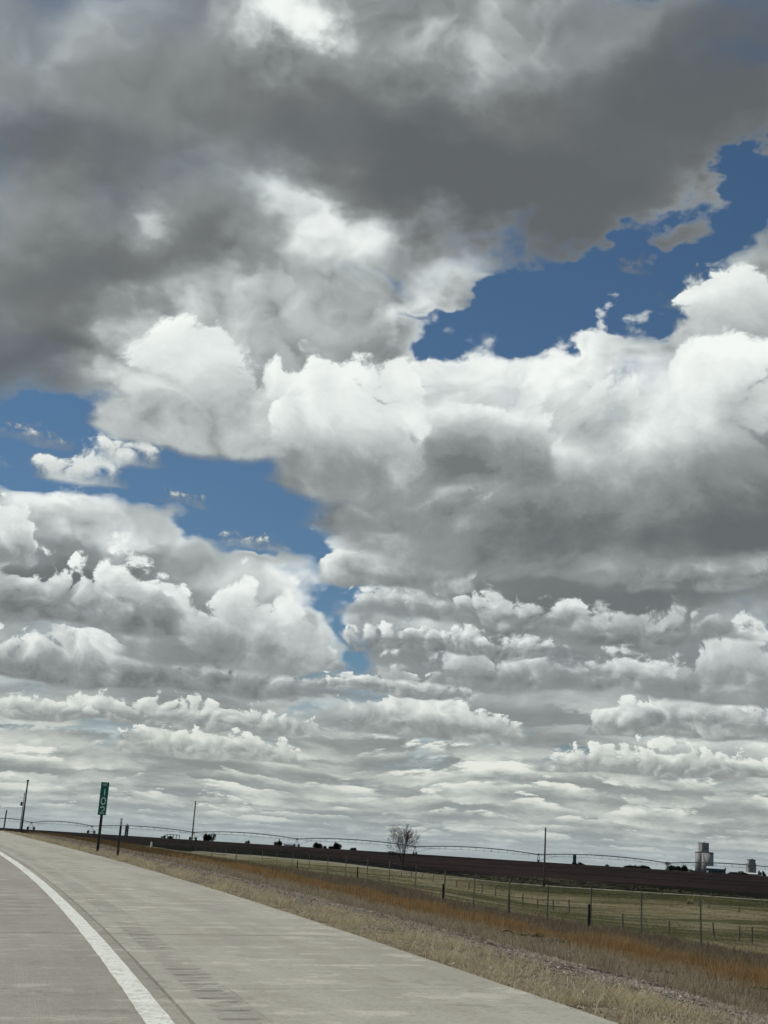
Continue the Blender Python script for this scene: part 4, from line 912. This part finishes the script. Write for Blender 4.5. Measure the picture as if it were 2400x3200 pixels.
MB().box((-23*k, -17*k - .06, 5*k), (7*k, .1, 9*k)).build('door', WHITE, e)
for i in range(3): MB().box((-8*k + i*11*k, -17*k - .05, 10*k), (3*k, .08, 2*k)).build('window', NAVY, e)
D4 = 1000; k = lpx(D4)
e = thing('farm_building', 2348, 2754, D4, 'low pale long building below the far grain elevator', 'building', .05); shed(e, 42*k, 10*k, 7*k, 3*k, GREYB, WHITE)
D5 = 950; k = lpx(D5)
e = thing('farm_house', 901, 2652, D5, 'small white house on the skyline right of the pointed tree', 'house', .2); shed(e, 30*k, 14*k, 7*k, 4*k, WHITE, ROOFP)
MB().box((4*k, -7*k - .05, 3.2*k), (2.4*k, .1, 5*k)).build('door', NAVY, e); MB().box((-6*k, -7*k - .05, 4*k), (3*k, .1, 2.6*k)).build('window', NAVY, e)
D6 = 700; k = lpx(D6)
e = thing('open_shed', 540, 2629, D6, 'low open-sided dark shed left of the bracketed utility pole', 'shed', .1)
MB().box((0, 0, 11.5*k), (40*k, 24*k, 1.4*k)).build('roof', NAVY, e)
for i in range(5):
    for y in (-11*k, 11*k): MB().box((-18*k + i*9*k, y, 5*k), (1.0*k, 1.0*k, 12*k)).build('post', WOODD, e)
MB().box((-9*k, 4*k, 3*k), (14*k, 8*k, 7*k)).build('hay_stack', WOODD, e)
def bin_(u, v, d, wpx, hpx, mat, lab, cap=None):
    k = lpx(d); r = wpx*k/2; h = hpx*k; e = thing('grain_bin', u, v, d, lab, 'grain bin')
    b0 = MB().lathe([(r*1.02, -1), (r*1.02, h*.08), (r, h*.08)] + [(r*(1.0 + .012*(i % 2)), h*(.08 + .8*i/12)) for i in range(13)], 20).build('bin_wall', mat, e)
    MB().lathe([(r*1.06, h*.88), (r*.3, h*.97), (r*.28, h), (.05, h*1.005)], 20).build('roof', cap or mat, e)
    MB().box((r*.2, -r*1.0, h*.2), (r*.35, r*.12, h*.16)).build('hatch', WHITE, b0); return e
bin_(1795, 2706, 950, 11, 33, GRNS, 'slender dark green bin rising over the field horizon')
bin_(393, 2622, 800, 11, 36, GREYB, 'grey cylindrical bin on the horizon right of the delineator')

# ------------------------------------------------------------------ small things on the verge
loc = on_ground(2052, 3065, 20.6)
st = MB().tube([(-.34, 0, .05), (-.2, .02, .075), (-.02, -.01, .06), (.14, .02, .08), (.30, 0, .05), (.36, .01, .10)], [.014, .022, .018, .024, .018, .008], 6).tube([(-.02, 0, .06), (.1, .06, .10)], [.014, .006], 5).build('charred_stick', RUBBER, None)
st.location = loc; tag(st, 'blackened crooked stick lying on the grey verge grass', 'stick')
loc = on_ground(1585, 2934, 28.6)
st = MB().tube([(.13*math.cos(a), .02*math.sin(a), .02 + .10*math.sin(a)) for a in np.linspace(.1, 2.9, 9)], .012, 5).build('rubber_scrap', RUBBER, None)
st.location = loc; tag(st, 'small curved black rubber scrap on the verge', 'debris')
